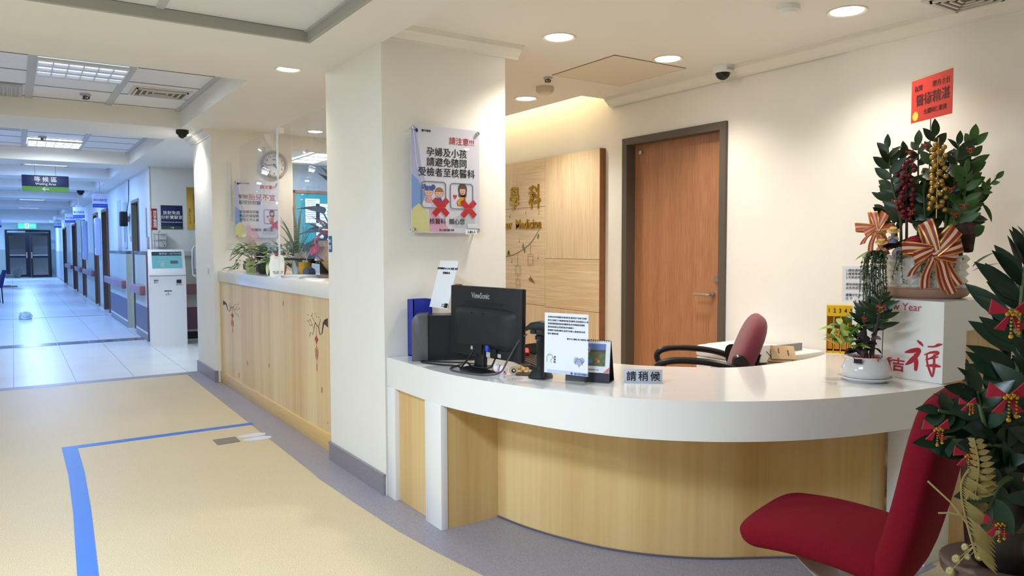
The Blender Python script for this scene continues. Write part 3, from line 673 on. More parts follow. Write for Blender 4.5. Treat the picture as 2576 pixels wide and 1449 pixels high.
# wire rack with two boxes
t = thing('box_rack', 'wire rack holding two tissue boxes on the wall above the kiosk', 'rack', FY(1.87, 12.48, 1.535))
b = MB(); r = .004
for z in (-.1, 0.0, .1): b.tube([(-.085, z, .0), (-.085, z, .07), (.085, z, .07), (.085, z, 0)], r, 5)
for x in (-.085, .085, -.03): b.tube([(x, -.11, .07), (x, .115, .07)], r, 5)
b.tube([(-.1, -.07, .02), (-.1, -.115, .04), (0, -.12, .07), (.06, -.115, .07)], r, 5); b.tube([(-.03, .12, .05), (0, .15, .02), (.0, .12, .0)], r, 5); b.obj('wire_frame', M_STEEL, t)
for i, (z0, h, nm) in enumerate([(.012, .1, 'upper'), (-.1, .1, 'lower')]):
    bb = MB(); bb.box(-.075, .08, z0, z0+h, .008, .062, bev=.004); o = bb.obj('tissue_box', mat('carton', '#dfe1e6', .6)); o.matrix_world = FY(1.87, 12.48, 1.535)
    tag(o, '%s white carton in the wire rack above the kiosk' % nm, 'box'); bb = MB(); bb.box(.0, .07, z0+h*.35, z0+h*.9, .062, .0635); bb.obj('printed_face', M_LGREY, o)
    if i: bb = MB(); bb.cyl(.01, 0, .002, 10, T(.055, z0+.025, .062)); bb.obj('dark_mark', M_INK, o)
# leaflet rack by the pillar edge
t = thing('leaflet_rack', 'white metal leaflet rack standing out beside the far pillar', 'rack', FY(2.36, 12.30, 1.20))
b = MB(); b.tube([(0, -.2, .0), (-.05, -.19, .0), (-.055, 0, 0), (-.05, .2, 0), (-.02, .25, 0), (.08, .25, 0)], .014, 8); b.tube([(-.05, -.19, 0), (-.03, -.22, .05), (.05, -.22, .05)], .012, 8); b.tube([(0, 0, 0), (0, 0, -.14)], .012, 6); b.obj('tube_frame', M_WPLAS, t)
b = MB(); b.box(-.03, .12, -.1, .2, -.01, 0); b.obj('leaflet', M_PAPER, t); b = MB(); b.box(-.02, .1, -.16, -.1, 0, .012); b.obj('blue_leaflet', mat('pale_blue', '#8fb0e0', .6), t)
t.location.y = 12.35
# kiosk
K0, K1, KY = 1.622, 2.10, 11.82
t = thing('check_in_kiosk', 'white check-in kiosk with sloping teal touch screen', 'kiosk', T(1.866, KY, 0) @ RZ(R(-5)))
W2 = .243
prof = [(0, 0), (0, 1.02), (-.025, 1.03), (-.025, 1.085), (.17, 1.40), (.24, 1.40), (.31, 1.30), (.31, 0)]
b = MB(); b.prism(prof, -W2, W2, Matrix(((0, 0, 1, 0), (1, 0, 0, 0), (0, 1, 0, 0), (0, 0, 0, 1))), bev=.006); b.obj('body', mat('kiosk_white', '#e9edf4', .35), t, recalc=True)
b = MB(); b.box(-W2+.012, W2-.012, .004, .30, -.0, .008); b.obj('plinth', M_GREY, t)
b = MB(); b.box(-W2, W2, -.003, .0, 1.015, 1.022); b.obj('seam', M_GREY, t)
SF = frame((0, .0725, 1.2425), (1, 0, 0), (0, .195, .315))
b = MB(); b.box(-.20, .20, -.135, .145, .0, .004, SF); sc = b.obj('screen', mat('screen_teal', '#3d6f7c', .2, emit=(.05, .16, .19), es=.8), t)
b = MB(); b.box(-.198, .198, .078, .143, .004, .0052, SF); b.obj('header_bar', mat('screen_bar', '#333d4c', .3), sc)
b = MB(); b.box(.04, .145, -.06, -.01, .004, .0052, SF); b.obj('button_tile', mat('screen_tile', '#6a5f62', .4), sc)
b = MB(); b.box(-.11, -.02, -.03, -.012, .004, .0052, SF); b.box(-.09, -.035, -.12, -.035, .004, .0052, SF); b.box(-.08, -.05, -.10, -.06, .0052, .006, SF); b.obj('card_graphic', mat('screen_light', '#9fb6bb', .4), sc)
b = MB(); b.text('醫事室一般門診報到', .036, SF @ T(.06, .11, .0054)); b.text('請插入健保卡    請掃描條碼', .02, SF @ T(0, .035, .0045)); b.obj('lettering', mat('screen_text', '#b9c6cf', .4), sc, smooth=0)
b = MB(); b.box(-.185, -.125, -.004, .0, .952, .961); b.box(-.05, .05, -.004, 0, .792, .804); b.obj('slot', M_INK, t)
b = MB(); b.box(.115, .18, -.006, 0, .905, .96); b.obj('scanner_window', mat('scanner_dark', '#2b1f22', .15), t)
b = MB(); FK = frame((0, -.0005, 0), (1, 0, 0))
b.text('健保卡\n插入口', .02, FK @ T(-.155, .93, 0)); b.text('條碼掃描區', .018, FK @ T(.147, .885, 0)); b.text('取 票 口', .022, FK @ T(0, .745, 0)); b.text('▲', .022, FK @ T(0, .768, 0)); b.obj('lettering', mat('kiosk_text', '#70757e', .5), t, smooth=0)
b = MB(); b.cyl(.008, 0, .004, 10, T(W2, .1, .42) @ RY(R(90))); b.obj('keyhole', M_GREY, t)
# fittings on the corridor's right wall, upper part
plate('wall_cabinet', 'tall pale grey door panel on the corridor wall above the near board', 'panel', FX(1.762, 16.55, 1.86), .62, 1.0, M_LGREY, .02)
t = thing('poster_holder', 'narrow clear poster holder on the corridor wall behind the black speaker', 'poster holder', FX(1.755, 15.55, 1.84))
b = MB(); b.box(-.17, .17, -.42, .42, -.005, .01); b.obj('backing', mat('pale_poster', '#bfc9cf', .4), t); b = MB(); b.box(-.12, .12, -.3, .2, .01, .012); b.obj('print', mat('pale_print', '#93a4ae', .5), t); b = MB(); b.box(-.18, .18, -.45, -.38, 0, .05); b.obj('tray', M_CLEAR, t)
t = thing('wall_speaker', 'small black speaker box hanging by a cable on the corridor wall', 'speaker', FX(1.66, 14.95, 1.94))
b = MB(); b.box(-.09, .09, -.13, .13, -.06, .06, bev=.015); b.obj('body', M_BLACKM, t); b = MB(); b.tube([(0, .13, -.06), (0, .35, -.09), (0, .7, -.1)], .006, 6); b.obj('cable', M_INK, t); b = MB(); b.box(-.05, .05, -.05, .05, -.1, -.06); b.obj('bracket', M_GREY, t)
o = plate('blue_notice', 'small notice with blue corner block beside the nearest dark doorway', 'notice', FX(1.758, 14.86, 1.73), .11, .40, mat('notice_white', '#c9d6ee', .5), .006)
band(o, -.045, .045, -.19, -.10, M_BLUE, 'blue_block'); band(o, -.03, .03, .05, .15, mat('pale_blue2', '#9db4e4', .5), 'blue_print')
plate('wall_plate', 'narrow grey strip sign beside the corner by the kiosk', 'sign', FX(1.757, 12.98, 1.82), .09, .46, M_GREY, .01)
o = plate('grey_box', 'grey switch box on the wall corner above the kiosk board', 'box', FX(1.74, 12.72, 1.50), .22, .19, mat('warm_grey', '#8f8894', .5), .04)
for (y, z0, z1, lab) in [(24.3, 1.10, 2.2, 'white upright sign box past the fifth room doorway'), (20.45, 1.25, 2.15, 'white upright sign box past the nearest brown doorway')]:
    t = thing('sign_box', lab, 'sign', FX(1.66, y, (z0+z1)/2)); b = MB(); b.box(-.14, .14, -(z1-z0)/2, (z1-z0)/2, -.11, .02, bev=.04); b.obj('case', mat('sign_case', '#c6d4f4', .4), t); b = MB(); b.box(-.10, .10, -(z1-z0)*.3, (z1-z0)*.35, .02, .024); b.obj('face', mat('sign_face', '#6f86ad', .4), t)
# corridor seats
def seat_chair(M, label, m):
    t = thing('waiting_chair', label, 'chair', M)
    b = MB(); b.loft([((0, -.22, .44), (1, 0, 0), (0, 0, 1), .22, .03), ((0, 0, .42), (1, 0, 0), (0, 0, 1), .23, .035), ((0, .22, .43), (1, 0, 0), (0, 0, 1), .22, .03)], 16); b.obj('seat', m, t)
    b = MB(); b.loft([((0, .21, .45), (1, 0, 0), (0, 1, 0), .22, .03), ((0, .25, .65), (1, 0, 0), (0, 1, 0), .23, .03), ((0, .31, .86), (1, 0, 0), (0, 1, 0), .20, .025)], 16); b.obj('backrest', m, t)
    for (x, y) in ((-.19, -.19), (.19, -.19), (-.19, .2), (.19, .2)): b = MB(); b.tube([(x, y, .42), (x*1.05, y*1.08, 0)], .014, 8); b.obj('leg', M_BLACKM, t)
seat_chair(T(-.50, 23.6, 0) @ RZ(R(-80)), 'dark blue waiting chair cut off by the picture edge', mat('blue_fabric', '#1b2b78', .7))
seat_chair(T(-.66, 19.0, 0) @ RZ(R(-80)), 'dark chair at the picture edge, nearer than the blue chair', M_BLACKM)
t = thing('waiting_bench', 'olive padded lounge seat with bent wooden legs near the exit doors', 'bench', T(-.28, 33.5, 0) @ RZ(R(-70)))
mo = mat('olive_pad', '#8d8f86', .7)
b = MB(); b.box(-.3, .3, -.5, .22, .36, .46, bev=.04); b.obj('seat', mo, t); b = MB(); b.box(-.3, .3, .18, .28, .42, .85, RX(R(-20)), bev=.04); b.obj('backrest', mo, t)
for x in (-.3, .3): b = MB(); b.tube([(x, .3, .02), (x, -.42, .02), (x, -.5, .08), (x, -.5, .36), (x, .2, .40)], .025, 8); b.obj('leg', mat('bent_wood', '#9b8f86', .5), t)
# crumpled plastic on the corridor floor
b = MB(); bm2 = b.bm; bmesh.ops.create_icosphere(bm2, subdivisions=3, radius=.13)
for v in bm2.verts: 
    k = .65+.55*random.random(); v.co = Vector((v.co.x*.95*k, v.co.y*.75*k, max(0, v.co.z+.05)*.8*k))
o = b.obj('plastic_bag', mat('pale_plastic', '#c9dcdc', .25, spec=.6)); o.location = (.17, 17.9, 0); tag(o, 'crumpled pale plastic bag lying on the blue corridor floor', 'bag')

# ---------------------------------------------------------------- floor markings in the lobby
M_TAPE = mat('blue_tape', '#2c6fd2', .42)
b = MB(); z = .002
b.prism([(.245, 6.165), (1.575, 6.18), (1.568, 6.105), (.34, 6.085)], .0005, z); b.prism([(.245, 6.165), (.34, 6.085), (.335, 5.4), (.31, 4.6), (.255, 3.4), (.20, 2.2), (.11, 2.2), (.175, 3.4), (.225, 4.6), (.245, 5.4)], .0005, z)
tag(b.obj('floor_tape', M_TAPE, smooth=0), 'blue tape marking an angled queue line on the beige floor', 'tape')
b = MB(); b.prism([(1.187, 5.777), (1.348, 5.78), (1.346, 5.612), (1.184, 5.605)], .0005, .003)
o = b.obj('floor_plate', mat('floor_grey', '#7c766c', .5, var=.1, vs=40)); tag(o, 'small grey rectangular plate stuck on the floor beside the white footprints', 'plate')
def oval(y, lab, sk):
    b = MB(); p = []
    for i in range(22):
        a = 2*PI*i/22; p.append((1.462+.105*math.cos(a)+sk*math.cos(a)**2, y+.052*math.sin(a)*(1+.25*math.cos(a))))
    b.prism(p, .0005, .0025); o = b.obj('footprint_sticker', mat('footprint', '#d5d7e4', .4)); tag(o, lab, 'sticker', 'white footprint stickers')
oval(5.755, 'white footprint sticker on the floor, the one nearer the blue tape', .0); oval(5.63, 'white footprint sticker on the floor, the one farther from the blue tape', .01)

# ---------------------------------------------------------------- pillar poster and small wall things
def screw_knobs(o, w_, h):
    for x in (-w_, w_):
        for y in (-h, h):
            b = MB(); b.lathe([(.006, -.045), (.006, .0), (.011, .0), (.011, .012), (.007, .017), (1e-6, .018)], 16, T(x, y, .0), cap=False); b.obj('standoff', M_CHROME, o)
def mother(b, S, ox, oy):
    """simple line-art mother, in a mesh with slots: 0 dark outline, 1 hair, 2 skin, 3 yellow, 4 red"""
    def circ(cx, cy, rx, ry, mi, z, n=20): b.prism([(ox+S*(cx+rx*math.cos(2*PI*i/n)), oy+S*(cy+ry*math.sin(2*PI*i/n))) for i in range(n)], z, z+.0002, mi=mi)
    circ(0, .3, .3, .36, 0, .001); circ(0, .3, .28, .34, 1, .0013); b.prism([(ox+S*x, oy+S*y) for x, y in [(-.28, .35), (.28, .35), (.26, -.12), (-.26, -.12)]], .0012, .0014, mi=1)
    circ(0, .22, .19, .24, 2, .0016); b.prism([(ox+S*x, oy+S*y) for x, y in [(-.19, .33), (.19, .33), (.14, .46), (-.14, .46)]], .0017, .0019, mi=1)
    for x in (-.07, .07): circ(x, .2, .018, .025, 0, .0019, 8)
    b.tube([(ox+S*x, oy+S*y, .002) for x, y in [(-.06, .1), (0, .07), (.06, .1)]], S*.014, 5, mi=0)
    pts = [(-.08, 0), (.16, 0), (.2, -.3), (.15, -.62), (-.3, -.62), (-.36, -.45), (-.3, -.3), (-.16, -.2)]
    b.prism([(ox+S*x*1.08, oy+S*y*1.04) for x, y in pts], .0009, .001, mi=0); b.prism([(ox+S*x, oy+S*y) for x, y in pts], .0012, .0014, mi=3)
    b.tube([(ox+S*x, oy+S*y, .0016) for x, y in [(.1, -.05), (.12, -.4), (-.05, -.45), (-.1, -.38), (.02, -.33)]], S*.02, 5, mi=0)
    hx, hy = -.5, -.12
    hp = [(hx+.13*math.sin(t)**3, hy+.01*(13*math.cos(t)-5*math.cos(2*t)-2*math.cos(3*t))) for t in [2*PI*i/20 for i in range(20)]]
    b.prism([(ox+S*x, oy+S*y) for x, y in hp], .001, .0012, mi=4)
def kid(b, S, ox, oy, hair, top, buns):
    def circ(cx, cy, rx, ry, mi, z, n=18): b.prism([(ox+S*(cx+rx*math.cos(2*PI*i/n)), oy+S*(cy+ry*math.sin(2*PI*i/n))) for i in range(n)], z, z+.0002, mi=mi)
    if buns:
        for x in (-.3, .3): circ(x, .42, .15, .15, 0, .0008); circ(x, .42, .13, .13, hair, .001)
    circ(0, .18, .31, .31, 0, .001); circ(0, .18, .29, .29, 2, .0012)
    b.prism([(ox+S*.29*math.cos(t), oy+S*(.2+.28*math.sin(t))) for t in [PI*i/10 for i in range(11)]], .0014, .0016, mi=hair)
    for x in (-.12, .12): circ(x, .1, .05, .012, 0, .0016, 8)
    b.tube([(ox-S*.03, oy+S*.02, .0018), (ox+S*.03, oy+S*.02, .0018)], S*.01, 4, mi=0)
    P = [(-.12, -.15), (.12, -.15), (.2, -.4), (.1, -.5), (-.1, -.5), (-.2, -.4)]
    b.prism([(ox+S*x*1.12, oy+S*y) for x, y in P], .0008, .001, mi=0); b.prism([(ox+S*x, oy+S*y) for x, y in P], .0011, .0013, mi=top)
def icon_box(b, cx, cy, hw, hh, mi=5):
    p = []; r = .018
    for (sx, sy, a0) in ((1, 1, 0), (-1, 1, 90), (-1, -1, 180), (1, -1, 270)):
        for k in range(5): a = R(a0+k*22.5); p.append((cx+sx*(hw-r)+r*math.cos(a), cy+sy*(hh-r)+r*math.sin(a), .0012))
    b.tube(p, .003, 5, mi=mi, closed=True)
def cross(b, cx, cy, s, mi):
    for a in (45, -45): b.box(-s, s, -s*.27, s*.27, .0024, .0034 if a > 0 else .0036, T(cx, cy, 0) @ RZ(R(a)), mi=mi)
ICON = lambda: [M_INK, mat('icon_hair', '#5a4a48', .6), mat('icon_skin', '#e9b596', .6), mat('icon_yellow', '#d9a02c', .6), mat('icon_red', '#c8413c', .6), mat('icon_frame', '#7d7f8c', .6), mat('cross_red', '#c4222a', .5), mat('icon_blue', '#4a59a4', .6), mat('icon_pink', '#e59a96', .6), mat('icon_brown', '#9a6f4e', .6)]
def poster(M, w_, h, label, lines, kids, sc=1.0):
    o = plate('notice_poster', label, 'poster', M, w_, h, mat('poster_paper', '#dcdcea', .5), .004, bev=0)
    # soft coloured print along the left and bottom
    b = MB(); c = lambda pts, mi, z: b.prism([(x*w_/2, y*h/2) for x, y in pts], z, z+.0001, mi=mi)
    c([(-1, .95), (-.88, .95), (-.7, .2), (-.5, -.35), (-.95, -.5), (-1, -.5)], 0, .0002); c([(-1, .1), (-.82, .0), (-.6, -.3), (-.8, -.6), (-1, -.62)], 1, .0004)
    c([(-.97, -.55), (-.8, -.45), (-.55, -.6), (-.5, -.98), (-1, -.98), (-1, -.6)], 2, .0006); c([(-.5, -.55), (-.38, -.55), (-.05, -.8), (.1, -.98), (-.5, -.98)], 3, .0005)
    c([(.2, -.72), (.85, -.5), (.85, -.9), (.2, -.9)], 4, .0004)
    for x0, z in ((-.93, 1.3), (-.8, 1.3)): b.tube([(x0*w_/2, .95*h/2, .0006), ((x0+.08)*w_/2, .3*h/2, .0006), ((x0+.3)*w_/2, -.2*h/2, .0006), ((x0+.62)*w_/2, -.55*h/2, .0006)], .0015, 4, mi=5)
    b.obj('printed_colour', [mat('print_lilac', '#b9bbe0', .5), mat('print_blue', '#7fa3dc', .5), mat('print_yellow', '#d8d79a', .5), mat('print_pink', '#dfa9c4', .5), mat('print_grey', '#c3c8d4', .5), mat('print_white', '#f2f2f8', .5)], o, smooth=0)
    words_(o, [l for l in lines if l[5] == 0], M_INK); words_(o, [l for l in lines if l[5] == 1], M_RED, 'red_lettering')
    b = MB()
    # hospital emblem: four-armed cross
    ex, ey = -w_*.42, h*.45
    b.box(ex-.012, ex+.012, ey-.005, ey+.005, .001, .0015, mi=7); b.box(ex-.005, ex+.005, ey-.012, ey+.012, .001, .0015, mi=7)
    if kids:
        icon_box(b, -.083, -.086, .078, .075); icon_box(b, .102, -.088, .076, .074)
        kid(b, .098, -.116, -.083, 7, 8, True); kid(b, .094, -.048, -.088, 9, 7, False); mother(b, .103, .108, -.08)
        cross(b, -.039, -.156, .064, 6); cross(b, .148, -.162, .062, 6)
    else:
        icon_box(b, w_*.32, -h*.12, w_*.165, h*.125); mother(b, .095, w_*.34, -h*.10); cross(b, w_*.40, -h*.27, .062*sc, 6)
    b.obj('pictograms', ICON(), o, smooth=0)
    b = MB(); b.box(-w_*.55, w_*.53, -h*.535, h*.52, .008, .0115, bev=.001); b.obj('acrylic_cover', M_CLEAR, o)
    screw_knobs(o, w_*.47, h*.47); return o
# (text, size, x, y, options, colour)
pl = [('請注意!!!', .046, .105, .232, dict(w=.168), 1), ('孕婦及小孩', .054, .005, .160, dict(bold=.006), 0), ('請避免陪同', .054, .005, .103, dict(bold=.006), 0), ('受檢者至核醫科', .054, .005, .045, dict(bold=.006), 0), ('核醫科  關心您', .036, .005, -.238, {}, 0), ('愛心 品質 創新 卓越', .011, .0, -.288, {}, 0), ('臺中榮總', .015, -.13, .277, {}, 0)]
o = poster(FY(2.118, 3.862, 1.81), .452, .61, 'large notice poster with two crossed-out pictures on the near white pillar', pl, True)
b = MB(); b.box(.12, .20, -.312, -.285, .012, .0135); b.obj('code_tag', M_PAPER, o); b = MB(); b.text('1-B1-1', .02, T(.16, -.2985, .0136), bold=.02); b.obj('tag_lettering', M_INK, o, smooth=0)
b = MB(); b.box(.14, .212, -.275, -.25, .002, .0028); b.obj('reference_label', M_PAPER, o)
pl2 = [('請注意!!!', .042, .12, .245, dict(w=.17), 1), ('早期', .05, -.145, .135, {}, 0), ('胎兒不宜', .072, .055, .135, {}, 1), ('接受放射線', .046, -.075, .075, {}, 0), ('如有懷孕可能', .034, -.085, -.025, {}, 0), ('務必於掛號時', .034, -.085, -.068, {}, 0), ('告知工作人員', .034, -.085, -.110, {}, 0), ('核醫科  關心您', .036, .05, -.215, {}, 0), ('臺中市立醫院', .018, -.13, .275, {}, 0)]
poster(FY(2.20, 8.226, 1.83), .46, .60, 'notice poster about pregnancy on the wall below the round clock', pl2, False)
# clock
t = thing('wall_clock', 'round wall clock with grey rim above the counter notice', 'clock', FY(2.397, 8.262, 2.322))
b = MB(); b.lathe([(.128, 0), (.142, .004), (.146, .02), (.138, .034), (.122, .036), (.118, .026)], 48, cap=False); b.obj('rim', mat('clock_rim', '#a59a97', .3), t)
b = MB(); b.cyl(.13, 0, .012, 40); b.obj('face', mat('clock_face', '#f2f1ee', .5), t)
b = MB()
for i in range(1, 13): a = PI/2-2*PI*i/12; b.text(str(i), .034, T(.094*math.cos(a), .094*math.sin(a), .0125), bold=.01)
b.obj('numerals', M_INK, t, smooth=0)
b = MB(); b.box(-.004, .004, -.015, .06, .015, .017, RZ(R(-143))); b.obj('hour_hand', M_INK, t); b = MB(); b.box(-.003, .003, -.02, .086, .018, .020, RZ(R(97))); b.obj('minute_hand', M_INK, t); b = MB(); b.cyl(.007, .012, .022, 10); b.obj('pin', M_INK, t)
b = MB(); b.box(-.02, .02, .05, .056, .0125, .0135); b.box(-.008, .008, .056, .063, .0125, .0135); b.obj('maker_mark', M_BLUE, t)
b = MB(); b.cyl(.122, .029, .031, 40); b.obj('glass', M_CLEAR, t)
# sockets and stickers
t = thing('wall_switch', 'small white switch plate on the far pillar by the counter', 'switch', FX(1.748, 8.47, 1.173)); b = MB(); b.box(-.035, .035, -.058, .058, -.004, .008, bev=.003); b.obj('plate', M_WPLAS, t); b = MB(); b.box(-.02, .02, -.035, .035, .008, .013); b.obj('rocker', M_LGREY, t)
o = plate('blue_sticker', 'small blue sticker on the near pillar edge over the counter plants', 'sticker', FX(1.733, 4.745, 1.444), .055, .105, mat('sticker_blue', '#2c5f92', .4), .002, bev=0); words_(o, [('洗手', .022, 0, .02), ('|||||', .03, 0, -.02)], M_WINK)
# ---------------------------------------------------------------- back counter
t = thing('service_counter', 'long maple-fronted counter with thick white top between the pillars', 'counter', T(1.8, 6.53, 0))
L0, L1 = -1.735, 1.735
b = MB(); b.box(-.012, .62, L0, L1, 1.069, 1.176, bev=.004); b.obj('worktop', M_WHITE, t)
b = MB(); b.box(.004, .05, L0, L1, .118, 1.069); b.obj('front_panel', M_MAPLE, t, smooth=0)
b = MB(); b.box(-.008, .05, L0, L1, 0, .118, bev=.003); b.obj('base_board', M_MAPLEH, t)
# plum branch decals
M_TWIG = mat('decal_twig', '#3f3232', .6); M_DRED = mat('decal_red', '#a8442e', .6); M_DPINK = mat('decal_pink', '#b77a6c', .6)
def decal(y, z, fl, s, label, hs=1, vsc=1):
    t = thing('plum_decal', label, 'decal', FX(1.8038, y, z) @ Matrix.Scale(fl*hs, 4, (1, 0, 0)) @ Matrix.Scale(vsc, 4, (0, 1, 0)))
    b = MB(); P = lambda pts: [(x*s, q*s, .0004) for x, q in pts]
    b.tube(P([(-.21, .13), (-.16, .11), (-.13, -.02), (-.09, -.05), (-.06, .04), (.0, .08), (.03, .0), (.06, .05), (.1, .03), (.14, .09)]), [.012*s, .013*s, .008*s, .006*s, .006*s, .008*s, .004*s, .004*s, .003*s, .003*s], 6, sy=.15)
    b.prism([(x*s, q*s) for x, q in [(-.24, .17), (-.17, .14), (-.15, .06), (-.18, .09), (-.24, .06)]], .0002, .0007)
    b.tube(P([(.0, .08), (.04, .12), (.08, .16)]), .003*s, 5, sy=.2); b.tube(P([(.03, 0), (.05, -.07), (.1, -.05), (.12, -.11)]), .004*s, 5, sy=.2); b.tube(P([(-.06, .04), (-.1, .12)]), .004*s, 5, sy=.2); b.tube(P([(.06, .05), (.1, .12)]), .003*s, 5, sy=.2)
    b.obj('branch', M_TWIG, t)
    b = MB(); x = -.02
    b.tube(P([(x, .05), (x, -.5)]), .002*s, 5, sy=.3); b.prism([(x*s+s*a, s*q) for a, q in [(0, -.06), (.03, -.12), (0, -.18), (-.03, -.12)]], .0002, .0008); b.prism([(x*s+s*a, s*q) for a, q in [(0, -.07), (.035, -.115), (.035, -.125), (-.035, -.125), (-.035, -.115)]], .0002, .0009)
    for q in (-.24, -.27, -.3, -.33): b.tube(P([(x-.03, q), (x, q+.035), (x+.03, q), (x, q-.035), (x-.03, q)]), .004*s, 5, sy=.2)
    b.tube(P([(x, -.42), (x, -.50)]), .006*s, 5, sy=.2); b.obj('lantern', M_DRED, t)
    b = MB()
    for i in range(14):
        a, q = random.uniform(-.12, .16), random.uniform(.0, .2); b.prism([(s*(a+.009*math.cos(2*PI*k/5)), s*(q+.009*math.sin(2*PI*k/5))) for k in range(5)], .0002, .0006)
    b.obj('blossom', M_DPINK, t)
decal(7.70, .80, 1, 1, 'faded plum branch and lantern decal at the far end of the counter front', 1.75, .45)
decal(5.27, .83, -1, 1, 'plum branch and red lantern decal on the counter front near the pillar', 1.1, .6)
# clear shields
b = MB(); b.box(1.915, 1.921, 6.115, 7.75, 1.335, 2.44, bev=.001); tag(b.obj('acrylic_shield', M_CLEAR), 'clear acrylic shield hung over the far half of the counter', 'shield', 'clear counter shields')
b = MB(); b.box(1.915, 1.921, 4.83, 6.085, 1.335, 2.44, bev=.001); tag(b.obj('acrylic_shield', M_CLEAR), 'clear acrylic shield hung over the counter in front of the big ribbed pot', 'shield', 'clear counter shields')
t = thing('acrylic_divider', 'upright clear divider standing across the counter edge', 'shield', T(1.80, 6.10, 1.176), 'clear counter shields')
b = MB(); b.box(.0, .30, -.005, .005, .0, 1.19, bev=.001); b.obj('sheet', M_CLEAR, t)
b = MB(); b.box(-.004, .006, -.012, .012, 0, 1.19); b.obj('edge_strip', mat('edge_clear', '#f4f6f8', .2, alpha=.5), t); b = MB(); b.box(0, .05, -.02, .02, 1.17, 1.21); b.obj('clip', mat('edge_clear', '#f4f6f8', .2, alpha=.5), t)
t = thing('acrylic_strip', 'clear plastic strip fixed upright on the far pillar face', 'strip', FY(1.925, 8.262, 2.02)); b = MB(); b.box(-.012, .012, -.30, .30, 0, .01); b.obj('strip', mat('edge_clear', '#f4f6f8', .2, alpha=.5), t)

# ---------------------------------------------------------------- plants
def rleaf(b, P, az, el, L, W, mi=0, curl=.25, fold=.3, roll=0, n=5):
    b.leaf(T(*P) @ RZ(az) @ RX(el) @ RY(roll), L, W, fold, curl, mi, n)
def bushy(b, c, r, h, n, L, W, mi=0, droop=.5, seed=1, elr=(-20, 60)):
    rr = random.Random(seed)
    for i in range(n):
        az = rr.uniform(0, 2*PI); k = rr.random()**.5; p = (c[0]+r*k*math.cos(az+PI/2), c[1]+r*k*math.sin(az+PI/2), c[2]+h*rr.random())
        rleaf(b, p, az, R(rr.uniform(*elr)), L*rr.uniform(.7, 1.2), W*rr.uniform(.8, 1.2), mi, droop*rr.uniform(.5, 1.4), .3, R(rr.uniform(-25, 25)))
ZT = 1.176
# trailing plant in green glass
t = thing('trailing_plant', 'variegated trailing plant in a pale green glass at the far counter end', 'potted plant', T(1.96, 7.60, ZT))
b = MB(); b.lathe([(.045, 0), (.05, .02), (.042, .1), (.05, .14)], 20); b.obj('glass_pot', mat('green_glass', '#b7c88a', .15, trans=.4), t)
b = MB(); bushy(b, (0, 0, .16), .14, .12, 46, .12, .035, 0, .7, 3); bushy(b, (-.03, .22, .03), .1, .08, 18, .10, .035, 0, .5, 4, (-10, 40)); b.clampz(.003); b.obj('foliage', M_LEAFV, t)
b = MB()
for az, l, z in ((.4, .28, .05), (1.2, .2, .12), (-.5, .2, .2), (.1, .3, .18)): b.tube([(0, 0, .14), (-math.sin(az)*l*.5, math.cos(az)*l*.5, .2), (-math.sin(az)*l, math.cos(az)*l, z)], .004, 5)
b.obj('stem', M_STEM, t)
t = thing('calathea_plant', 'round pink-veined leaf plant behind the trailing plant on the counter', 'potted plant', T(2.08, 7.95, ZT))
b = MB(); b.lathe([(.05, 0), (.06, .1)], 16); b.obj('pot', M_BLACKM, t); b = MB(); b.tube([(0, 0, .1), (-.03, .05, .22), (-.06, .03, .27)], .005, 5); b.obj('stem', M_STEM, t)
mp = mat('pink_leaf', '#a08a78', .45, var=.35, vs=14)
b = MB(); b.leaf(T(-.02, -.02, .2) @ RZ(R(25)) @ RX(R(75)), .20, .15, .1, .1); b.leaf(T(.05, -.1, .22) @ RZ(R(-120)) @ RX(R(30)), .22, .08, .2, .3); b.leaf(T(0, .05, .16) @ RZ(R(140)) @ RX(R(35)), .2, .09, .2, .3); b.obj('foliage', mp, t)
t = thing('dark_leaf_plant', 'purple-black leafed plant in a dark pot on the counter', 'potted plant', T(1.99, 7.10, ZT))
b = MB(); b.lathe([(.08, 0), (.1, .03), (.1, .10)], 20); b.obj('pot', mat('purple_pot', '#2b2028', .5), t)
b = MB(); bushy(b, (0, 0, .05), .12, .10, 34, .09, .07, 0, .6, 8, (-40, 70)); b.clampz(.003); b.obj('foliage', M_LEAFP, t)
b = MB(); bushy(b, (0, -.02, .19), .12, .06, 16, .10, .09, 0, .4, 9, (-10, 40)); b.obj('lime_foliage', M_LEAF3, t)
t = thing('variegated_plant', 'white-edged leaf plant in an orange pot on the counter edge', 'potted plant', T(1.98, 6.72, ZT))
b = MB(); b.lathe([(.05, 0), (.065, .05), (.06, .12)], 20); b.obj('pot', mat('orange_pot', '#d99a2e', .35), t)
b = MB(); bushy(b, (-.02, .05, .10), .09, .06, 18, .11, .06, 0, .7, 12, (-30, 40)); b.clampz(.003); b.obj('foliage', M_LEAF2, t); b = MB(); bushy(b, (-.03, .05, .11), .09, .06, 14, .12, .035, 0, .7, 13, (-30, 40)); b.clampz(.003); b.obj('pale_leaf_edge', mat('cream_leaf', '#cfd8a8', .5), t)
b = MB(); bushy(b, (.1, .2, .17), .2, .10, 40, .10, .045, 0, .5, 21, (-10, 60)); b.obj('grey_foliage', mat('grey_leaf', '#8fa29a', .5, var=.3), t)
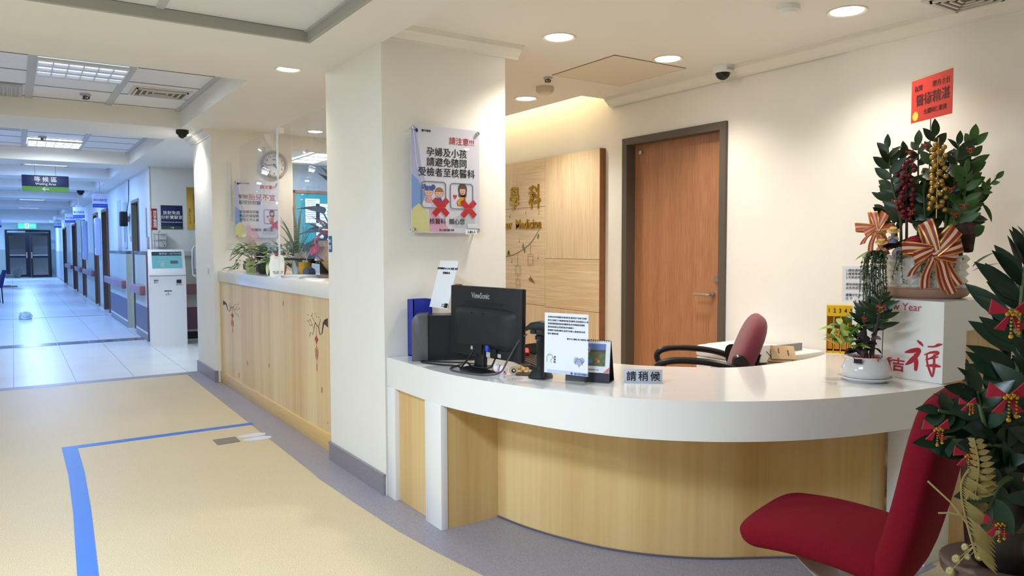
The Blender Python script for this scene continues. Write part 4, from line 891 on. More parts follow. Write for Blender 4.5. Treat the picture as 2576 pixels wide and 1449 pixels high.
# grassy plant in vase
t = thing('grass_plant', 'tall blade-leafed plant in a clear vase behind the counter shield', 'potted plant', T(2.09, 6.55, ZT))
b = MB(); b.lathe([(.035, 0), (.05, .04), (.045, .12), (.055, .16)], 20); b.obj('vase', mat('vase_glass', '#c8d6dc', .1, trans=.6), t)
b = MB(); rr = random.Random(5)
for i in range(20):
    az = rr.uniform(0, 2*PI); L = rr.uniform(.3, .6); sp = rr.uniform(.05, .38); pts = []
    for k in range(7): q = k/6; pts.append((sp*q**1.5*math.cos(az)*1.1, sp*q**1.5*math.sin(az)*1.1, .08+L*q-.10*q**3*(sp/.2)))
    b.strip(pts, (.02*math.sin(az), -.02*math.cos(az), .002), (0,), ws=[.6, 1, 1.1, 1, .8, .5, .08])
b.obj('foliage', mat('blade_leaf', '#3f6b52', .4, var=.25), t)
b = MB(); b.tube([(0, 0, .1), (.1, .12, .4), (.12, .18, .55)], .004, 5)
for k in range(9): q = .3+.07*k; 
for k in range(10):
    q = .25+.035*k
    for sd in (-1, 1): rleaf(b, (.1*q*1.8, .12*q*1.9, q), R(20+80*sd), R(15), .06, .02)
b.obj('fern_stem', mat('pale_fern', '#b9c4a0', .5), t)
b = MB(); rr = random.Random(9)
for i in range(7): p = (rr.uniform(-.22, .0), rr.uniform(.1, .45), rr.uniform(.12, .32)); b.ball(p, .014, seg=8); b.tube([(0, .1, .1), ((p[0])/2, p[1]*.6, p[2]*.7), p], .002, 4)
b.obj('seed_head', mat('seed_head', '#4a5560', .6), t)
# folded white card
t = thing('folded_card', 'small white folded card with a red tip beside the clear divider', 'card', T(1.87, 6.42, ZT) @ RZ(R(-35)))
b = MB(); b.prism([(-.06, 0), (.06, 0), (.065, .12), (.05, .18), (.0, .19), (-.055, .18), (-.07, .1)], -.002, .002, frame((0, 0, 0), (1, 0, 0), (0, .12, 1))); b.obj('card', mat('card_white', '#f0f0ee', .6), t)
b = MB(); b.text('愛心卡 歡迎取用\nTHANK YOU', .012, frame((.01, -.003, .035), (1, 0, 0), (0, .12, 1))); b.obj('lettering', M_INK, t, smooth=0); b = MB(); b.ball((.0, -.0, .185), .016, seg=8, sz=.8); b.obj('red_tip', M_RED, t)
# yellow pot
t = thing('yellow_pot_plant', 'dark-leafed cutting in a shiny yellow cup behind the divider', 'potted plant', T(2.11, 6.40, ZT))
b = MB(); b.lathe([(.045, 0), (.05, .01), (.058, .12), (.05, .12), (.045, .02)], 20); b.obj('cup', mat('yellow_glaze', '#d8a92c', .2), t)
b = MB(); bushy(b, (0, 0, .11), .05, .03, 12, .12, .07, 0, .4, 31, (10, 70)); b.obj('foliage', M_LEAF, t)
t = thing('tape_dispenser', 'rounded blue-grey tape dispenser on the counter papers', 'dispenser', T(2.06, 6.15, ZT)); b = MB(); b.loft([((-.03, 0, .035), (0, 1, 0), (0, 0, 1), .075, .035), ((.0, 0, .045), (0, 1, 0), (0, 0, 1), .08, .045), ((.03, 0, .035), (0, 1, 0), (0, 0, 1), .075, .035)], 20, 3); b.obj('body', mat('slate_plastic', '#4b566e', .45), t)
for i, (x, y, a, lab) in enumerate([(1.95, 6.0, 8, 'white paper stack on the counter beside the clear divider'), (2.0, 5.75, -4, 'loose white sheets on the counter under the ribbed pot edge')]):
    b = MB()
    for k in range(6): b.box(-.11, .11, -.15, .15, k*.004, k*.004+.003, RZ(R(k*1.5)))
    if i: b.bm.free(); b = MB(); b.box(-.10, .09, -.15, .12, 0, .003); b.box(-.08, .10, -.12, .14, .003, .006, RZ(R(6)))
    o = b.obj('paper_stack', M_PAPER, smooth=0); o.matrix_world = T(x, y, ZT) @ RZ(R(a)); tag(o, lab, 'paper')
t = thing('square_planter', 'dark square planter behind the big ribbed pot', 'planter', T(2.34, 6.30, ZT)); b = MB(); b.box(-.09, .09, -.14, .14, 0, .24, bev=.01); b.obj('body', M_BLACKM, t); b = MB(); b.box(-.08, .08, -.13, .13, .23, .245); b.obj('soil', M_SOIL, t)
# big ribbed pot
t = thing('ribbed_pot_plant', 'large ribbed tan pot of red anthuriums and dark monstera leaves', 'potted plant', T(2.24, 5.74, ZT))
b = MB(); b.lathe([(.20, .0), (.235, .008), (.245, .03), (.22, .03), (.2, .012)], 40); b.obj('saucer', mat('saucer_brown', '#8d7360', .4), t)
b = MB(); b.lathe([(.13, .03), (.18, .09), (.235, .18), (.245, .25), (.235, .30), (.22, .30)], 96, mod=lambda a, z: 1+.012*math.cos(a*46+z*6)); b.obj('pot', mat('pot_tan', '#b79a6c', .5, var=.3, vs=40), t)
b = MB(); b.cyl(.225, .27, .28, 24); b.obj('soil', M_SOIL, t)
b = MB(); rr = random.Random(3)
for (az, el, L, W, p) in [(70, 60, .30, .24, (.0, .05, .62)), (110, 20, .28, .22, (-.1, .25, .52)), (60, 10, .26, .16, (-.12, .10, .36)), (120, -10, .24, .18, (-.1, .30, .30)), (20, 40, .26, .2, (.1, .05, .5)), (160, 30, .24, .18, (-.05, -.05, .42)), (-60, 30, .26, .2, (.1, 0, .5)), (80, -20, .2, .14, (-.15, .05, .3)), (95, 75, .24, .2, (-.05, .12, .68))]:
    rleaf(b, p, R(az), R(el), L, W, 0, .25, .2, R(rr.uniform(-30, 30)), 6)
b.obj('monstera_foliage', mat('monstera', '#1f3a2c', .35, var=.3), t)
b = MB()
for p in [(.0, .05, .62), (-.1, .25, .52), (-.12, .1, .36), (-.1, .3, .3), (.1, .05, .5), (-.05, .12, .68)]: b.tube([(p[0]*.2, p[1]*.2, .27), (p[0]*.7, p[1]*.6, p[2]*.75), p], .006, 6)
b.obj('stem', M_STEM, t)
b = MB(); bushy(b, (-.06, .0, .27), .17, .14, 40, .12, .07, 0, .5, 17, (-20, 60)); b.obj('low_foliage', mat('teal_leaf', '#5c7f6a', .45, var=.35), t)
mr = mat('anthurium_red', '#b4231c', .15)
for i, (x, y, z, a, e) in enumerate([(-.20, .02, .36, 80, 50), (-.22, -.03, .26, 110, -20), (-.17, .07, .40, 60, 60), (-.2, -.1, .34, 120, 30)]):
    b = MB(); b.leaf(T(x, y, z) @ RZ(R(a)) @ RX(R(e)), .13, .13, .2, .3); b.obj('anthurium_flower', mr, t)
b = MB()
for k in range(12): b.ball((-.02+.02*math.sin(k), .06+.015*k*.5, .48+.022*k), .017, seg=8)
for k in range(7): b.ball((-.10+.012*math.sin(k*2), .12, .40+.022*k), .014, seg=8)
b.obj('berry_spray', mat('orange_berry', '#e0a060', .4), t)
b = MB(); b.tube([(-.2, .02, .36), (-.27, -.01, .30), (-.26, -.03, .18), (-.22, -.03, .14), (-.22, .0, .2), (-.24, .02, .34)], .008, 6); b.obj('red_ribbon', mat('ribbon_red', '#b8402c', .3), t)
# room behind
t = thing('notice_board', 'teal notice board in the room behind the counter', 'notice board', FY(3.95, 11.0, 1.79)); b = MB(); b.box(-.5, .9, -.48, .46, -.02, .0); b.obj('felt', mat('teal_felt', '#1f8f9a', .8), t)
b = MB()
for (x0, x1, z0, z1) in [(-.5, .9, .44, .48), (-.5, -.46, -.48, .48), (-.5, .9, -.5, -.46)]: b.box(x0, x1, z0, z1, -.02, .02)
b.obj('frame', M_BROWN, t)
for (x, z, w_, h, lab) in [(-.20, .18, .22, .36, 'white sheet pinned high on the teal board'), (.02, -.02, .34, .62, 'larger printed sheet pinned on the teal board')]:
    o = plate('pinned_sheet', lab, 'paper', FY(3.95+x, 10.985, 1.79+z), w_, h, M_PAPER, .002, bev=0); b = MB()
    for k in range(10): b.box(-w_*.38, w_*random.uniform(.1, .38), h*.4-k*h*.08, h*.4-k*h*.08+.008, .0005, .0012)
    b.obj('print', M_GREY, o)
b = MB(); b.box(2.6, 6, 11.02, 11.15, 0, CZ); struct('wall_office_back', b, mat('grey_wall', '#9aa7b4', .6), smooth=0)
# ---------------------------------------------------------------- reception desk
def catmull(P, n=6):
    out = []; Q = [Vector(p) for p in P]
    for i in range(len(Q)-1):
        a, b_, c, d_ = Q[max(i-1, 0)], Q[i], Q[i+1], Q[min(i+2, len(Q)-1)]
        for k in range(n):
            t = k/n; out.append(.5*((2*b_)+(c-a)*t+(2*a-5*b_+4*c-d_)*t*t+(3*b_-a-3*c+d_)*t**3))
    out.append(Q[-1]); return [tuple(v) for v in out]
DZT, DZB = .80, .635
front = catmull([(1.745, 3.895), (1.745, 3.5), (1.75, 3.25), (1.797, 2.98), (1.86, 2.76), (1.945, 2.52), (2.06, 2.30), (2.2, 2.13), (2.38, 1.98), (2.6, 1.855), (2.85, 1.765), (3.1, 1.71), (3.3, 1.682), (3.455, 1.668)])
back = catmull([(4.185, 2.64), (3.871, 2.558), (3.627, 2.505), (3.303, 2.499), (3.092, 2.531), (2.977, 2.598), (2.858, 2.705), (2.727, 2.846), (2.649, 2.99), (2.58, 3.2), (2.56, 3.5), (2.556, 3.895)])
t = thing('reception_desk', 'curved white reception desk with maple lower panels', 'desk', T(0, 0, 0))
b = MB(); b.prism(front+[(3.455, 2.13), (4.185, 2.13)]+back, DZB, DZT, bev=.006); b.obj('worktop', M_WHITE, t, smooth=40)
b = MB(); b.box(1.743, 1.79, 3.795, 3.895, 0, DZB, bev=.003); b.obj('leg', M_WHITE, t)
b = MB(); b.box(1.743, 1.782, 3.256, 3.43, 0, DZB, bev=.003); b.obj('leg', M_WHITE, t)
b = MB(); b.box(3.31, 3.52, 1.682, 1.86, 0, DZB, bev=.003); b.obj('leg', M_WHITE, t)
b = MB(); b.box(1.772, 1.785, 3.43, 3.795, 0, DZB); b.obj('inset_panel', M_MAPLE2, t)
wb = catmull([(2.083, 3.265), (2.115, 3.06), (2.17, 2.866), (2.252, 2.664), (2.354, 2.501), (2.474, 2.366), (2.61, 2.253), (2.767, 2.157), (2.9, 2.075), (3.05, 1.96), (3.2, 1.876)])
b = MB(); b.box(1.78, 2.09, 3.262, 3.28, 0, DZB); b.obj('side_panel', M_MAPLE2, t)
b = MB()
for i in range(len(wb)-1): b.quad([wb[i]+(0,), wb[i+1]+(0,), wb[i+1]+(DZB+.01,), wb[i]+(DZB+.01,)])
bmesh.ops.remove_doubles(b.bm, verts=b.bm.verts, dist=.0005); b.obj('curved_panel', M_MAPLE2, t, smooth=60)
b = MB(); b.box(3.2, 3.32, 1.875, 1.89, 0, DZB); b.obj('end_panel', M_MAPLE2, t)
b = MB()
for i in range(len(wb)-1): p, q = wb[i], wb[i+1]; b.quad([(p[0]-.004, p[1]-.004, .0), (q[0]-.004, q[1]-.004, .0), (q[0]-.004, q[1]-.004, .012), (p[0]-.004, p[1]-.004, .012)])
b.obj('base_seal', mat('seal_dark', '#5d5763', .7), t)
# raised counter
t = thing('raised_counter', 'tall white counter end with red new year lettering beside the wall', 'counter', T(3.45, 1.695, 0))
b = MB(); b.prism([(0, DZT+.001), (.205, DZT+.001), (.205, 1.03), (.735, 1.03), (.735, 1.17), (0, 1.17)], -.44, 0, Matrix(((1, 0, 0, 0), (0, 0, -1, 0), (0, 1, 0, 0), (0, 0, 0, 1))), bev=.003); b.obj('shell', M_WHITE, t, recalc=True)
b = MB(); b.box(.075, .735, .04, .06, .0, 1.03); b.obj('front_panel', M_MAPLE2, t)
b = MB(); b.prism([(.29+.035*math.cos(a*PI/10), .83+.055*math.sin(a*PI/10)) for a in range(20)], -.04, -.036, Matrix(((1, 0, 0, 0), (0, 0, -1, 0), (0, 1, 0, 0), (0, 0, 0, 1)))); b.obj('round_sticker', M_INK, t)
M_CALR = mat('calligraphy_red', '#b3232b', .5)
b = MB(); FE = frame((-.0008, 0, 0), (0, -1, 0))
b.text('Happy New Year', .05, FE @ T(-.265, 1.133, 0), w=.325); b.obj('greeting_lettering', mat('greeting_red', '#b8455a', .5), t, smooth=0)
b = MB(); b.text('吉', .066, FE @ T(-.202, .863, 0), bold=.02); b.text('意', .07, FE @ T(-.264, .865, 0), bold=.02); b.obj('calligraphy', M_CALR, t, smooth=0)
def brush(b, P, M, n=6):
    Q = catmull([Vector(p) for p in P], n); k = len(Q); V = []
    for i in range(k):
        d = Vector(Q[min(i+1, k-1)][:2])-Vector(Q[max(i-1, 0)][:2]); d = d.normalized() if d.length else Vector((1, 0)); w_ = Q[i][2]/2
        V += [(Q[i][0]-d.y*w_, Q[i][1]+d.x*w_, .0005+.00002*i), (Q[i][0]+d.y*w_, Q[i][1]-d.x*w_, .0005+.00002*i)]
    b._add(V, [(2*i, 2*i+1, 2*i+3, 2*i+2) for i in range(k-1)], M)
    for e in (0, k-1): b._add([(Q[e][0]+Q[e][2]/2*math.cos(2*PI*j/12), Q[e][1]+Q[e][2]/2*math.sin(2*PI*j/12), .0004) for j in range(12)], [tuple(range(12))], M)
b = MB()
for st in [[(880, 545, 8), (895, 558, 16), (908, 572, 8)], [(935, 574, 8), (965, 570, 10), (985, 558, 16), (1004, 551, 6)], [(818, 624, 8), (850, 612, 24), (888, 600, 22), (880, 630, 22), (852, 670, 26), (822, 700, 8)], [(868, 630, 10), (876, 675, 24), (874, 722, 18)], [(918, 626, 6), (950, 608, 12), (984, 604, 18), (972, 622, 10), (935, 652, 8)], [(930, 625, 8), (932, 670, 11), (948, 725, 12), (960, 752, 8), (967, 700, 13), (966, 622, 11)], [(925, 652, 6), (955, 642, 9), (984, 630, 8)], [(928, 692, 6), (970, 684, 20), (998, 686, 8)]]:
    brush(b, [(-.172+(x-815)*.000884, .989-(y-540)*.000753, w_*.00084) for x, y, w_ in st], FE)
b.obj('large_calligraphy', M_CALR, t, smooth=0)

# ---------------------------------------------------------------- things on the desk
t = thing('monitor', 'black computer monitor seen from the back on the desk', 'monitor', T(1.965, 3.2, DZT))
F = frame((0, 0, .2435), (.127, -.992, 0), (0.02, .003, 1))
b = MB(); b.box(-.285, .285, -.1775, .1775, -.028, 0, F, bev=.006); b.obj('screen_case', M_BLACKM, t)
b = MB(); b.loft([((0, -.03, 0), (1, 0, 0), (0, 1, 0), .245, .105), ((0, -.03, .018), (1, 0, 0), (0, 1, 0), .225, .095), ((0, -.035, .034), (1, 0, 0), (0, 1, 0), .17, .07)], 40, 6, M=F); b.obj('rear_bulge', M_BLACKM, t)
b = MB(); b.text('ViewSonic', .042, F @ T(-.03, .132, .001), bold=.012, w=.145); b.obj('brand_lettering', mat('brand_grey', '#9da0a8', .4), t, smooth=0)
b = MB()
for i in range(4): b.box(-.165+.005*i, .15-.005*i, .098-.005*i, .1005-.005*i, .0, .002, F)
b.obj('vent_slot', M_INK, t)
b = MB()
for x in (-.055, .035): 
    for y in (-.085, .045): b.cyl(.003, .0, .034, 8, F @ T(x-.01, y, 0))
b.obj('screw_hole', M_INK, t)
b = MB(); b.box(-.19, .11, -.170, -.098, .001, .012, F); b.box(-.03, .02, -.16, -.11, .012, .03, F); b.obj('port_recess', mat('recess', '#0d0d10', .5), t)
b = MB(); b.box(.045, .07, -.14, -.11, .005, .03, F, bev=.003); b.obj('video_plug', mat('plug_blue', '#2b45c0', .4), t)

for q in [(.035, .065, -.172, -.145, .0, .0125), (.1, .135, -.168, -.15, .0, .0015), (-.09, -.075, -.145, -.12, .012, .0135)]: b = MB(); b.box(*q, F); b.obj('rating_label', M_LGREY, t)
b = MB(); b.loft([((-.02, .005, .012), (.127, -.992, 0), (-.992, -.127, 0), .04, .016), ((-.012, .005, .10), (.127, -.992, 0), (-.992, -.127, 0), .034, .014), ((-.01, 0, .14), (.127, -.992, 0), (-.992, -.127, 0), .03, .012)], 20, 6); b.obj('stand_neck', M_BLACK, t)
b = MB(); b.lathe([(.105, 0), (.108, .006), (.095, .014), (.03, .02), (1e-6, .021)], 40, T(-.02, .0, 0), cap=False); b.obj('stand_base', M_BLACK, t)
b = MB(); b.box(-.25, -.21, .1775, .184, -.02, .0, F, bev=.002); b.obj('eraser_lump', M_BROWN, t)
def cable(name, pts, r, label, m=None):
    b = MB(); b.tube(catmull(pts, 6), r, 7); tag(b.obj(name, m or M_BLACKM), label, 'cable')
cable('video_cable', [(2.0, 3.12, .905), (1.975, 3.11, .87), (1.94, 3.1, .83), (1.91, 3.13, .825), (1.90, 3.2, .824), (1.93, 3.30, .824), (2.0, 3.36, .808)], .0045, 'black video cable looping over the monitor foot')
cable('power_cable', [(1.93, 3.24, .90), (1.90, 3.26, .85), (1.885, 3.3, .806), (1.90, 3.36, .806), (1.85, 3.45, .806), (1.81, 3.56, .806), (1.83, 3.62, .806), (1.90, 3.52, .806), (2.0, 3.42, .806)], .0045, 'black cable looping on the desk in front of the dark device')
cable('scanner_cable', [(2.03, 2.915, 1.005), (2.005, 2.93, .985), (1.985, 2.96, .93), (1.965, 2.99, .87), (1.935, 3.0, .82), (1.89, 3.03, .806), (1.84, 3.10, .806), (1.81, 3.25, .806), (1.85, 3.33, .806), (1.95, 3.40, .806)], .0045, 'grey curly lead running from the scanner down across the desk edge', mat('lead_grey', '#4a4a50', .5))
# dark device behind the monitor
FT = frame((1.79, 3.668, DZT), (.87, -.49, 0))
t = thing('desktop_printer', 'dark grey box-shaped device with a rounded top standing behind the monitor', 'printer', FT)
prof = [(0, 0), (.35, 0), (.35, .245), (.11, .262)] + [(.11-.0, .262)] + [(.03-.028*math.sin(R(a)), .234+.028*math.cos(R(a))) for a in (0, 30, 60, 90)]
b = MB(); b.prism([(0, .004), (.35, .004), (.35, .25), (.09, .25)]+[(.0+.05-.05*math.sin(R(a)), .20+.05*math.cos(R(a))) for a in (15, 35, 55, 75, 90)], -.165, -.004); b.obj('case', mat('device_black', '#1a1c24', .3), t)
b = MB(); b.prism([(0, .0), (.088, .0), (.088, .255), (.05, .255)]+[(.045-.045*math.sin(R(a)), .21+.045*math.cos(R(a))) for a in (10, 30, 50, 70, 90)], -.168, .004, bev=.002); b.obj('front_bezel', mat('device_grey', '#626166', .35, .3), t)
b = MB(); b.box(.0, .012, .0, .012, -.15, .003); b.obj('foot', M_INK, t)
# notice in a clear stand on the device
t = thing('tilted_notice', 'white notice leaning in a clear stand on top of the dark device', 'notice', frame((1.945, 3.665, 1.056), (0, -1, 0), (.085, 0, .3)))
b = MB(); b.box(-.105, .105, .0, .30, -.004, -.001); b.obj('stand', M_CLEAR, t)
b = MB(); b.box(-.105, .105, .03, .30, .0, .0012); sh = b.obj('sheet', M_PAPER, t)
b = MB(); b.text('欲報到請掃描 QR-CODE 完成線上報到', .0135, T(0, .255, .0013), bold=.01); b.text('歡迎臨櫃洽詢', .0135, T(.0, .23, .0013), bold=.01); b.obj('lettering', M_INK, sh, smooth=0)
b = MB(); b.box(.07, .10, .035, .06, -.006, .007, bev=.002); b.tube([(.07, .04, .006), (.045, .04, .006), (.045, .053, .006), (.07, .053, .006)], .0015, 5); b.obj('binder_clip', M_INK, t)
t = thing('file_box', 'open dark blue plastic file box between the pillar and the dark device', 'file box', T(1.935, 3.852, DZT) @ RZ(R(0)))
b = MB()
for (x0, x1, y0, y1) in [(-.06, -.055, -.035, .04), (.055, .06, -.035, .04), (-.06, .06, -.035, -.03), (-.06, .06, .035, .04)]: b.box(x0, x1, y0, y1, 0, .325)
b.box(-.06, .06, -.035, .04, 0, .005); b.obj('shell', mat('file_blue', '#1c2c9a', .4), t, smooth=0); b = MB(); b.box(-.03, .03, -.037, -.035, .1, .2); b.obj('label_slot', M_NAVY, t)
# barcode scanner on its stand
t = thing('scanner_stand', 'black pillar stand for the barcode scanner', 'stand', T(2.07, 2.86, DZT))
b = MB(); b.lathe([(.058, 0), (.06, .008), (.05, .025), (.03, .045), (.024, .055)], 28); b.obj('base', M_BLACKM, t)
b = MB(); b.box(-.02, .02, -.024, .024, .04, .185, RZ(R(-35)), bev=.005); b.obj('post', M_BLACK, t)
b = MB(); b.cyl(.026, .183, .2, 18); b.obj('swivel', M_BLACKM, t)
t = thing('barcode_scanner', 'black handheld barcode scanner resting on its stand', 'scanner', T(2.07, 2.86, 1.0) @ RZ(R(-56)))
b = MB(); b.loft([((-.075, 0, .03), (0, 1, 0), (.3, 0, 1), .014, .012), ((-.05, 0, .045), (0, 1, 0), (.2, 0, 1), .022, .018), ((0, 0, .05), (0, 1, 0), (0, 0, 1), .03, .022), ((.05, 0, .042), (0, 1, 0), (-.2, 0, 1), .034, .024), ((.075, 0, .034), (0, 1, 0), (-.2, 0, 1), .032, .022)], 20, 3); b.obj('head', M_BLACKM, t)
b = MB(); b.box(-.05, -.02, -.012, .012, .008, .035, bev=.004); b.box(-.02, .05, -.014, .014, .0, .032, bev=.006); b.obj('trigger_grip', M_BLACK, t)
# A4 notice in clear stand, front
FQ = frame((2.094, 2.698, DZT), (.38, -.925, 0), (.02, .008, 1))
t = thing('counter_notice', 'upright A4 notice in a clear stand in the middle of the desk', 'notice', FQ)
b = MB(); b.box(-.12, .12, .004, .318, -.005, -.002); b.box(-.12, .12, 0, .004, -.05, .05); b.obj('stand', M_CLEAR, t)
b = MB(); b.box(-.115, .115, .036, .316, -.0015, .0); sh = b.obj('sheet', M_PAPER, t)
b = MB()
for i, s_ in enumerate(['若您對本科的服務有寶貴意見,歡迎您不吝給予指教', '您可以掃描下方條碼填寫意見回饋表,或洽服務台人員', '若需就醫問題或檢查相關事項,本科竭誠為您服務', '您的寶貴意見,是我們進步的原動力', '敬請撥冗填寫回饋表,祝您平安順心,謝謝您的支持', '敬祝 健康如意']): b.text(s_, .0092, T(-.098, .297-.0155*i, .0003), align='L')
b.text('臺中市立醫院 核子醫學科 敬上', .009, T(.005, .2, .0003), align='L'); b.obj('lettering', mat('ink_grey', '#3d4352', .6), sh, smooth=0)
b = MB(); P = lambda q: [(x, y, .0008) for x, y in q]
b.tube(P([(-.10, .085), (-.102, .11), (-.09, .125), (-.075, .12), (-.068, .11), (-.075, .1), (-.082, .092), (-.073, .085)]), .0009, 4); b.tube(P([(-.068, .11), (-.06, .1), (-.065, .085)]), .0009, 4); b.tube(P([(-.092, .118), (-.083, .116)]), .0008, 4)
b.tube(P([(.05, .085), (.052, .1), (.062, .112), (.074, .112), (.084, .1), (.088, .085)]), .0009, 4); b.tube(P([(.05, .09), (.04, .1)]), .0009, 4); b.tube(P([(.086, .095), (.098, .105)]), .0009, 4); b.tube(P([(.064, .1), (.066, .102)]), .001, 4); b.tube(P([(.074, .1), (.076, .102)]), .001, 4)
b.text('謝謝您', .01, T(-.058, .10, .0004), vertical=True, line=1.2); b.obj('line_drawing', mat('ink_grey', '#3d4352', .6), sh, smooth=0)
b = MB(); b.prism([(.07+.0017*16*math.sin(q)**3, .1+.0017*(13*math.cos(q)-5*math.cos(2*q)-2*math.cos(3*q)-math.cos(4*q))) for q in [2*PI*i/24 for i in range(24)]], .0001, .0003); b.obj('grey_heart', mat('heart_grey', '#a5afc8', .6), sh, smooth=0)
b = MB(); b.box(-.1, .115, .036, .052, .0, .0005); b.obj('footer_band', mat('footer_tint', '#c5cfe8', .6), sh)
b = MB(); b.box(.026, .038, .04, .046, .0006, .001); b.box(.029, .035, .037, .049, .0006, .001); b.text('臺中榮民總醫院', .01, T(.045, .043, .0007), align='L'); b.obj('emblem', mat('emblem_blue', '#2f6fb4', .5), sh, smooth=0)
for x in (-.113, .108):
    b = MB(); b.box(x-.006, x+.006, .01, .034, -.008, .008, bev=.002); s_ = -1 if x > 0 else 1; b.tube([(x, .024, .007), (x+s_*.028, .026, .007), (x+s_*.028, .016, .007), (x, .014, .007)], .0011, 5); b.obj('binder_clip', M_INK, t)
# desk calendar
FCAL = frame((2.178, 2.646, DZT), (.55, -.83, 0))
t = thing('desk_calendar', 'spiral desk calendar with a meadow picture behind the counter notice', 'calendar', FCAL)
W2 = .105; FCf = frame((0, 0, -.0), (1, 0, 0), (0, .19, -.035)); Lc = .194
b = MB(); b.box(-W2, W2, 0, Lc, -.003, 0, FCf); b.box(-W2, W2, 0, Lc, -.003, 0, frame((0, 0, -.085), (1, 0, 0), (0, .19, .05))); b.box(-W2, W2, 0, .003, -.085, 0); b.obj('easel', mat('easel_dark', '#231f30', .5), t, smooth=0)
b = MB(); b.box(-W2+.002, W2-.002, .045, Lc-.002, .0, .002, FCf); pg = b.obj('page', M_PAPER, t)
b = MB(); b.box(-.09, .082, .075, .15, .002, .0025, FCf); b.box(-.09, .082, .145, .178, .002, .0025, FCf, mi=1); b.box(-.09, .082, .138, .150, .002, .0027, FCf, mi=2)
for x, y, r, k in ((.012, .096, .010, 3), (.042, .105, .0075, 4), (.05, .097, .007, 5)): b.prism([(x+r*math.cos(2*PI*i/14), y+r*math.sin(2*PI*i/14)) for i in range(14)], .0025, .003, FCf, mi=k)
b.tube([(FCf @ Vector((-.02+.028*math.cos(a), .148+.017*math.sin(a), .003)))[:] for a in [2*PI*i/16 for i in range(16)]], .001, 4, mi=6, closed=True)
b.obj('meadow_picture', [mat('meadow', '#5b6a42', .5, var=.4, vs=60), mat('meadow_sky', '#5d7cc0', .5), mat('meadow_trees', '#5a4a44', .5, var=.3, vs=60), mat('ball_blue', '#3b7ad0', .5), mat('ball_red', '#d0483c', .5), mat('ball_tan', '#b78d5c', .5), M_WINK], pg, smooth=0)
b = MB(); b.prism([(W2-.03, .047), (W2-.003, .047), (W2-.003, .073)], .002, .0026, FCf); b.obj('corner_print', mat('corner_red', '#d8706c', .5), pg, smooth=0)
b = MB(); b.text('2024 行事曆 平安健康每一天', .0085, FCf @ T(-.0, .058, .0022)); b.obj('lettering', M_GREY, pg, smooth=0)
b = MB()
for i in range(19): x = -.095+i*.0105; b.tube([(FCf @ Vector((x, Lc-.003+.0065*math.cos(a), -.002+.0065*math.sin(a))))[:] for a in [2*PI*k/8 for k in range(8)]], .001, 4, closed=True)
b.obj('spiral_binding', M_INK, t)
# please wait sign
t = thing('wait_sign', 'small grey tent sign with three bold characters on the desk', 'sign', frame((2.369, 2.476, DZT), (.755, -.66, 0)))
FW = frame((0, 0, 0), (1, 0, 0), (0, .06, -.016)); b = MB(); b.box(-.086, .086, .0, .064, -.003, 0, FW, bev=.001); b.box(-.086, .086, 0, .064, -.002, 0, frame((0, 0, -.034), (1, 0, 0), (0, .06, .018))); b.obj('board', mat('sign_grey', '#b4bac4', .4), t)
for ch, x in (('請', -.054), ('稍', 0), ('候', .054)): b = MB(); b.text(ch, .046, FW @ T(x, .032, .0004), bold=.014); b.obj('lettering', M_INK, t, smooth=0)
# lucky cat and sweets
t = thing('cat_figurine', 'small white cat figurine lying under the monitor edge', 'figurine', T(1.985, 3.055, DZT) @ RZ(R(-50)))
mw = mat('porcelain', '#e8e6ec', .25)
b = MB(); b.ball((.0, 0, .02), .024, seg=14); b.ball((-.032, 0, .027), .021, seg=14); b.obj('body', mw, t)
b = MB()
for y in (-.011, .011): b.lathe([(.007, .0), (1e-6, .014)], 8, T(-.034, y, .044), cap=False)
b.obj('ears', mw, t); b = MB(); b.tube([(-.05, -.012, .03), (-.052, -.008, .032)], .0012, 4); b.tube([(-.05, .012, .03), (-.052, .008, .032)], .0012, 4); b.obj('eyes', M_INK, t)
b = MB(); b.tube([(-.016+.0, .018*math.cos(a), .022+.018*math.sin(a)) for a in [2*PI*i/12 for i in range(12)]], .0025, 5, closed=True); b.ball((.012, -.02, .012), .006, seg=6); b.obj('red_collar', M_RED, t)
t = thing('tape_roll', 'small brown and clear roll beside the cat figurine', 'tape', T(2.008, 2.995, DZT+.022) @ RZ(R(-40)) @ RX(R(90)))
b = MB(); b.lathe([(.011, -.009), (.022, -.009), (.022, .009), (.011, .009), (.011, -.009)], 20, cap=False); b.obj('roll', mat('tape_tan', '#b9a58c', .3), t); b = MB(); b.lathe([(.0108, -.009), (.006, -.009), (.006, .009), (.0108, .009)], 16, cap=False); b.obj('core', M_INK, t)
t = thing('sweet_box', 'small clear box of wrapped gold sweets beside the scanner stand', 'box', T(2.045, 2.965, DZT) @ RZ(R(-50)))
b = MB(); b.box(-.035, .035, -.025, .025, 0, .012, bev=.003); b.obj('tray', mat('tray_brown', '#4a352a', .4), t); b = MB(); b.box(-.034, .034, -.024, .024, .012, .05); b.obj('lid', M_CLEAR, t)
rr = random.Random(2)
for i in range(7):
    b = MB(); b.loft([((-.013, 0, 0), (0, 1, 0), (0, 0, 1), .002, .006), ((-.006, 0, 0), (0, 1, 0), (0, 0, 1), .008, .007), ((.006, 0, 0), (0, 1, 0), (0, 0, 1), .008, .007), ((.013, 0, 0), (0, 1, 0), (0, 0, 1), .002, .006)], 10, 2); o = b.obj('wrapped_sweet', mat('sweet_gold', '#d9a860', .3)); o.matrix_world = T(2.045, 2.965, DZT) @ RZ(R(-50)) @ T(-.018+.018*(i % 3), -.010+.012*(i % 2), .02+.011*(i//3)) @ RZ(rr.uniform(0, 3))
    tag(o, 'gold-wrapped sweet inside the small clear box by the scanner stand', 'sweet', 'sweets in the clear box')
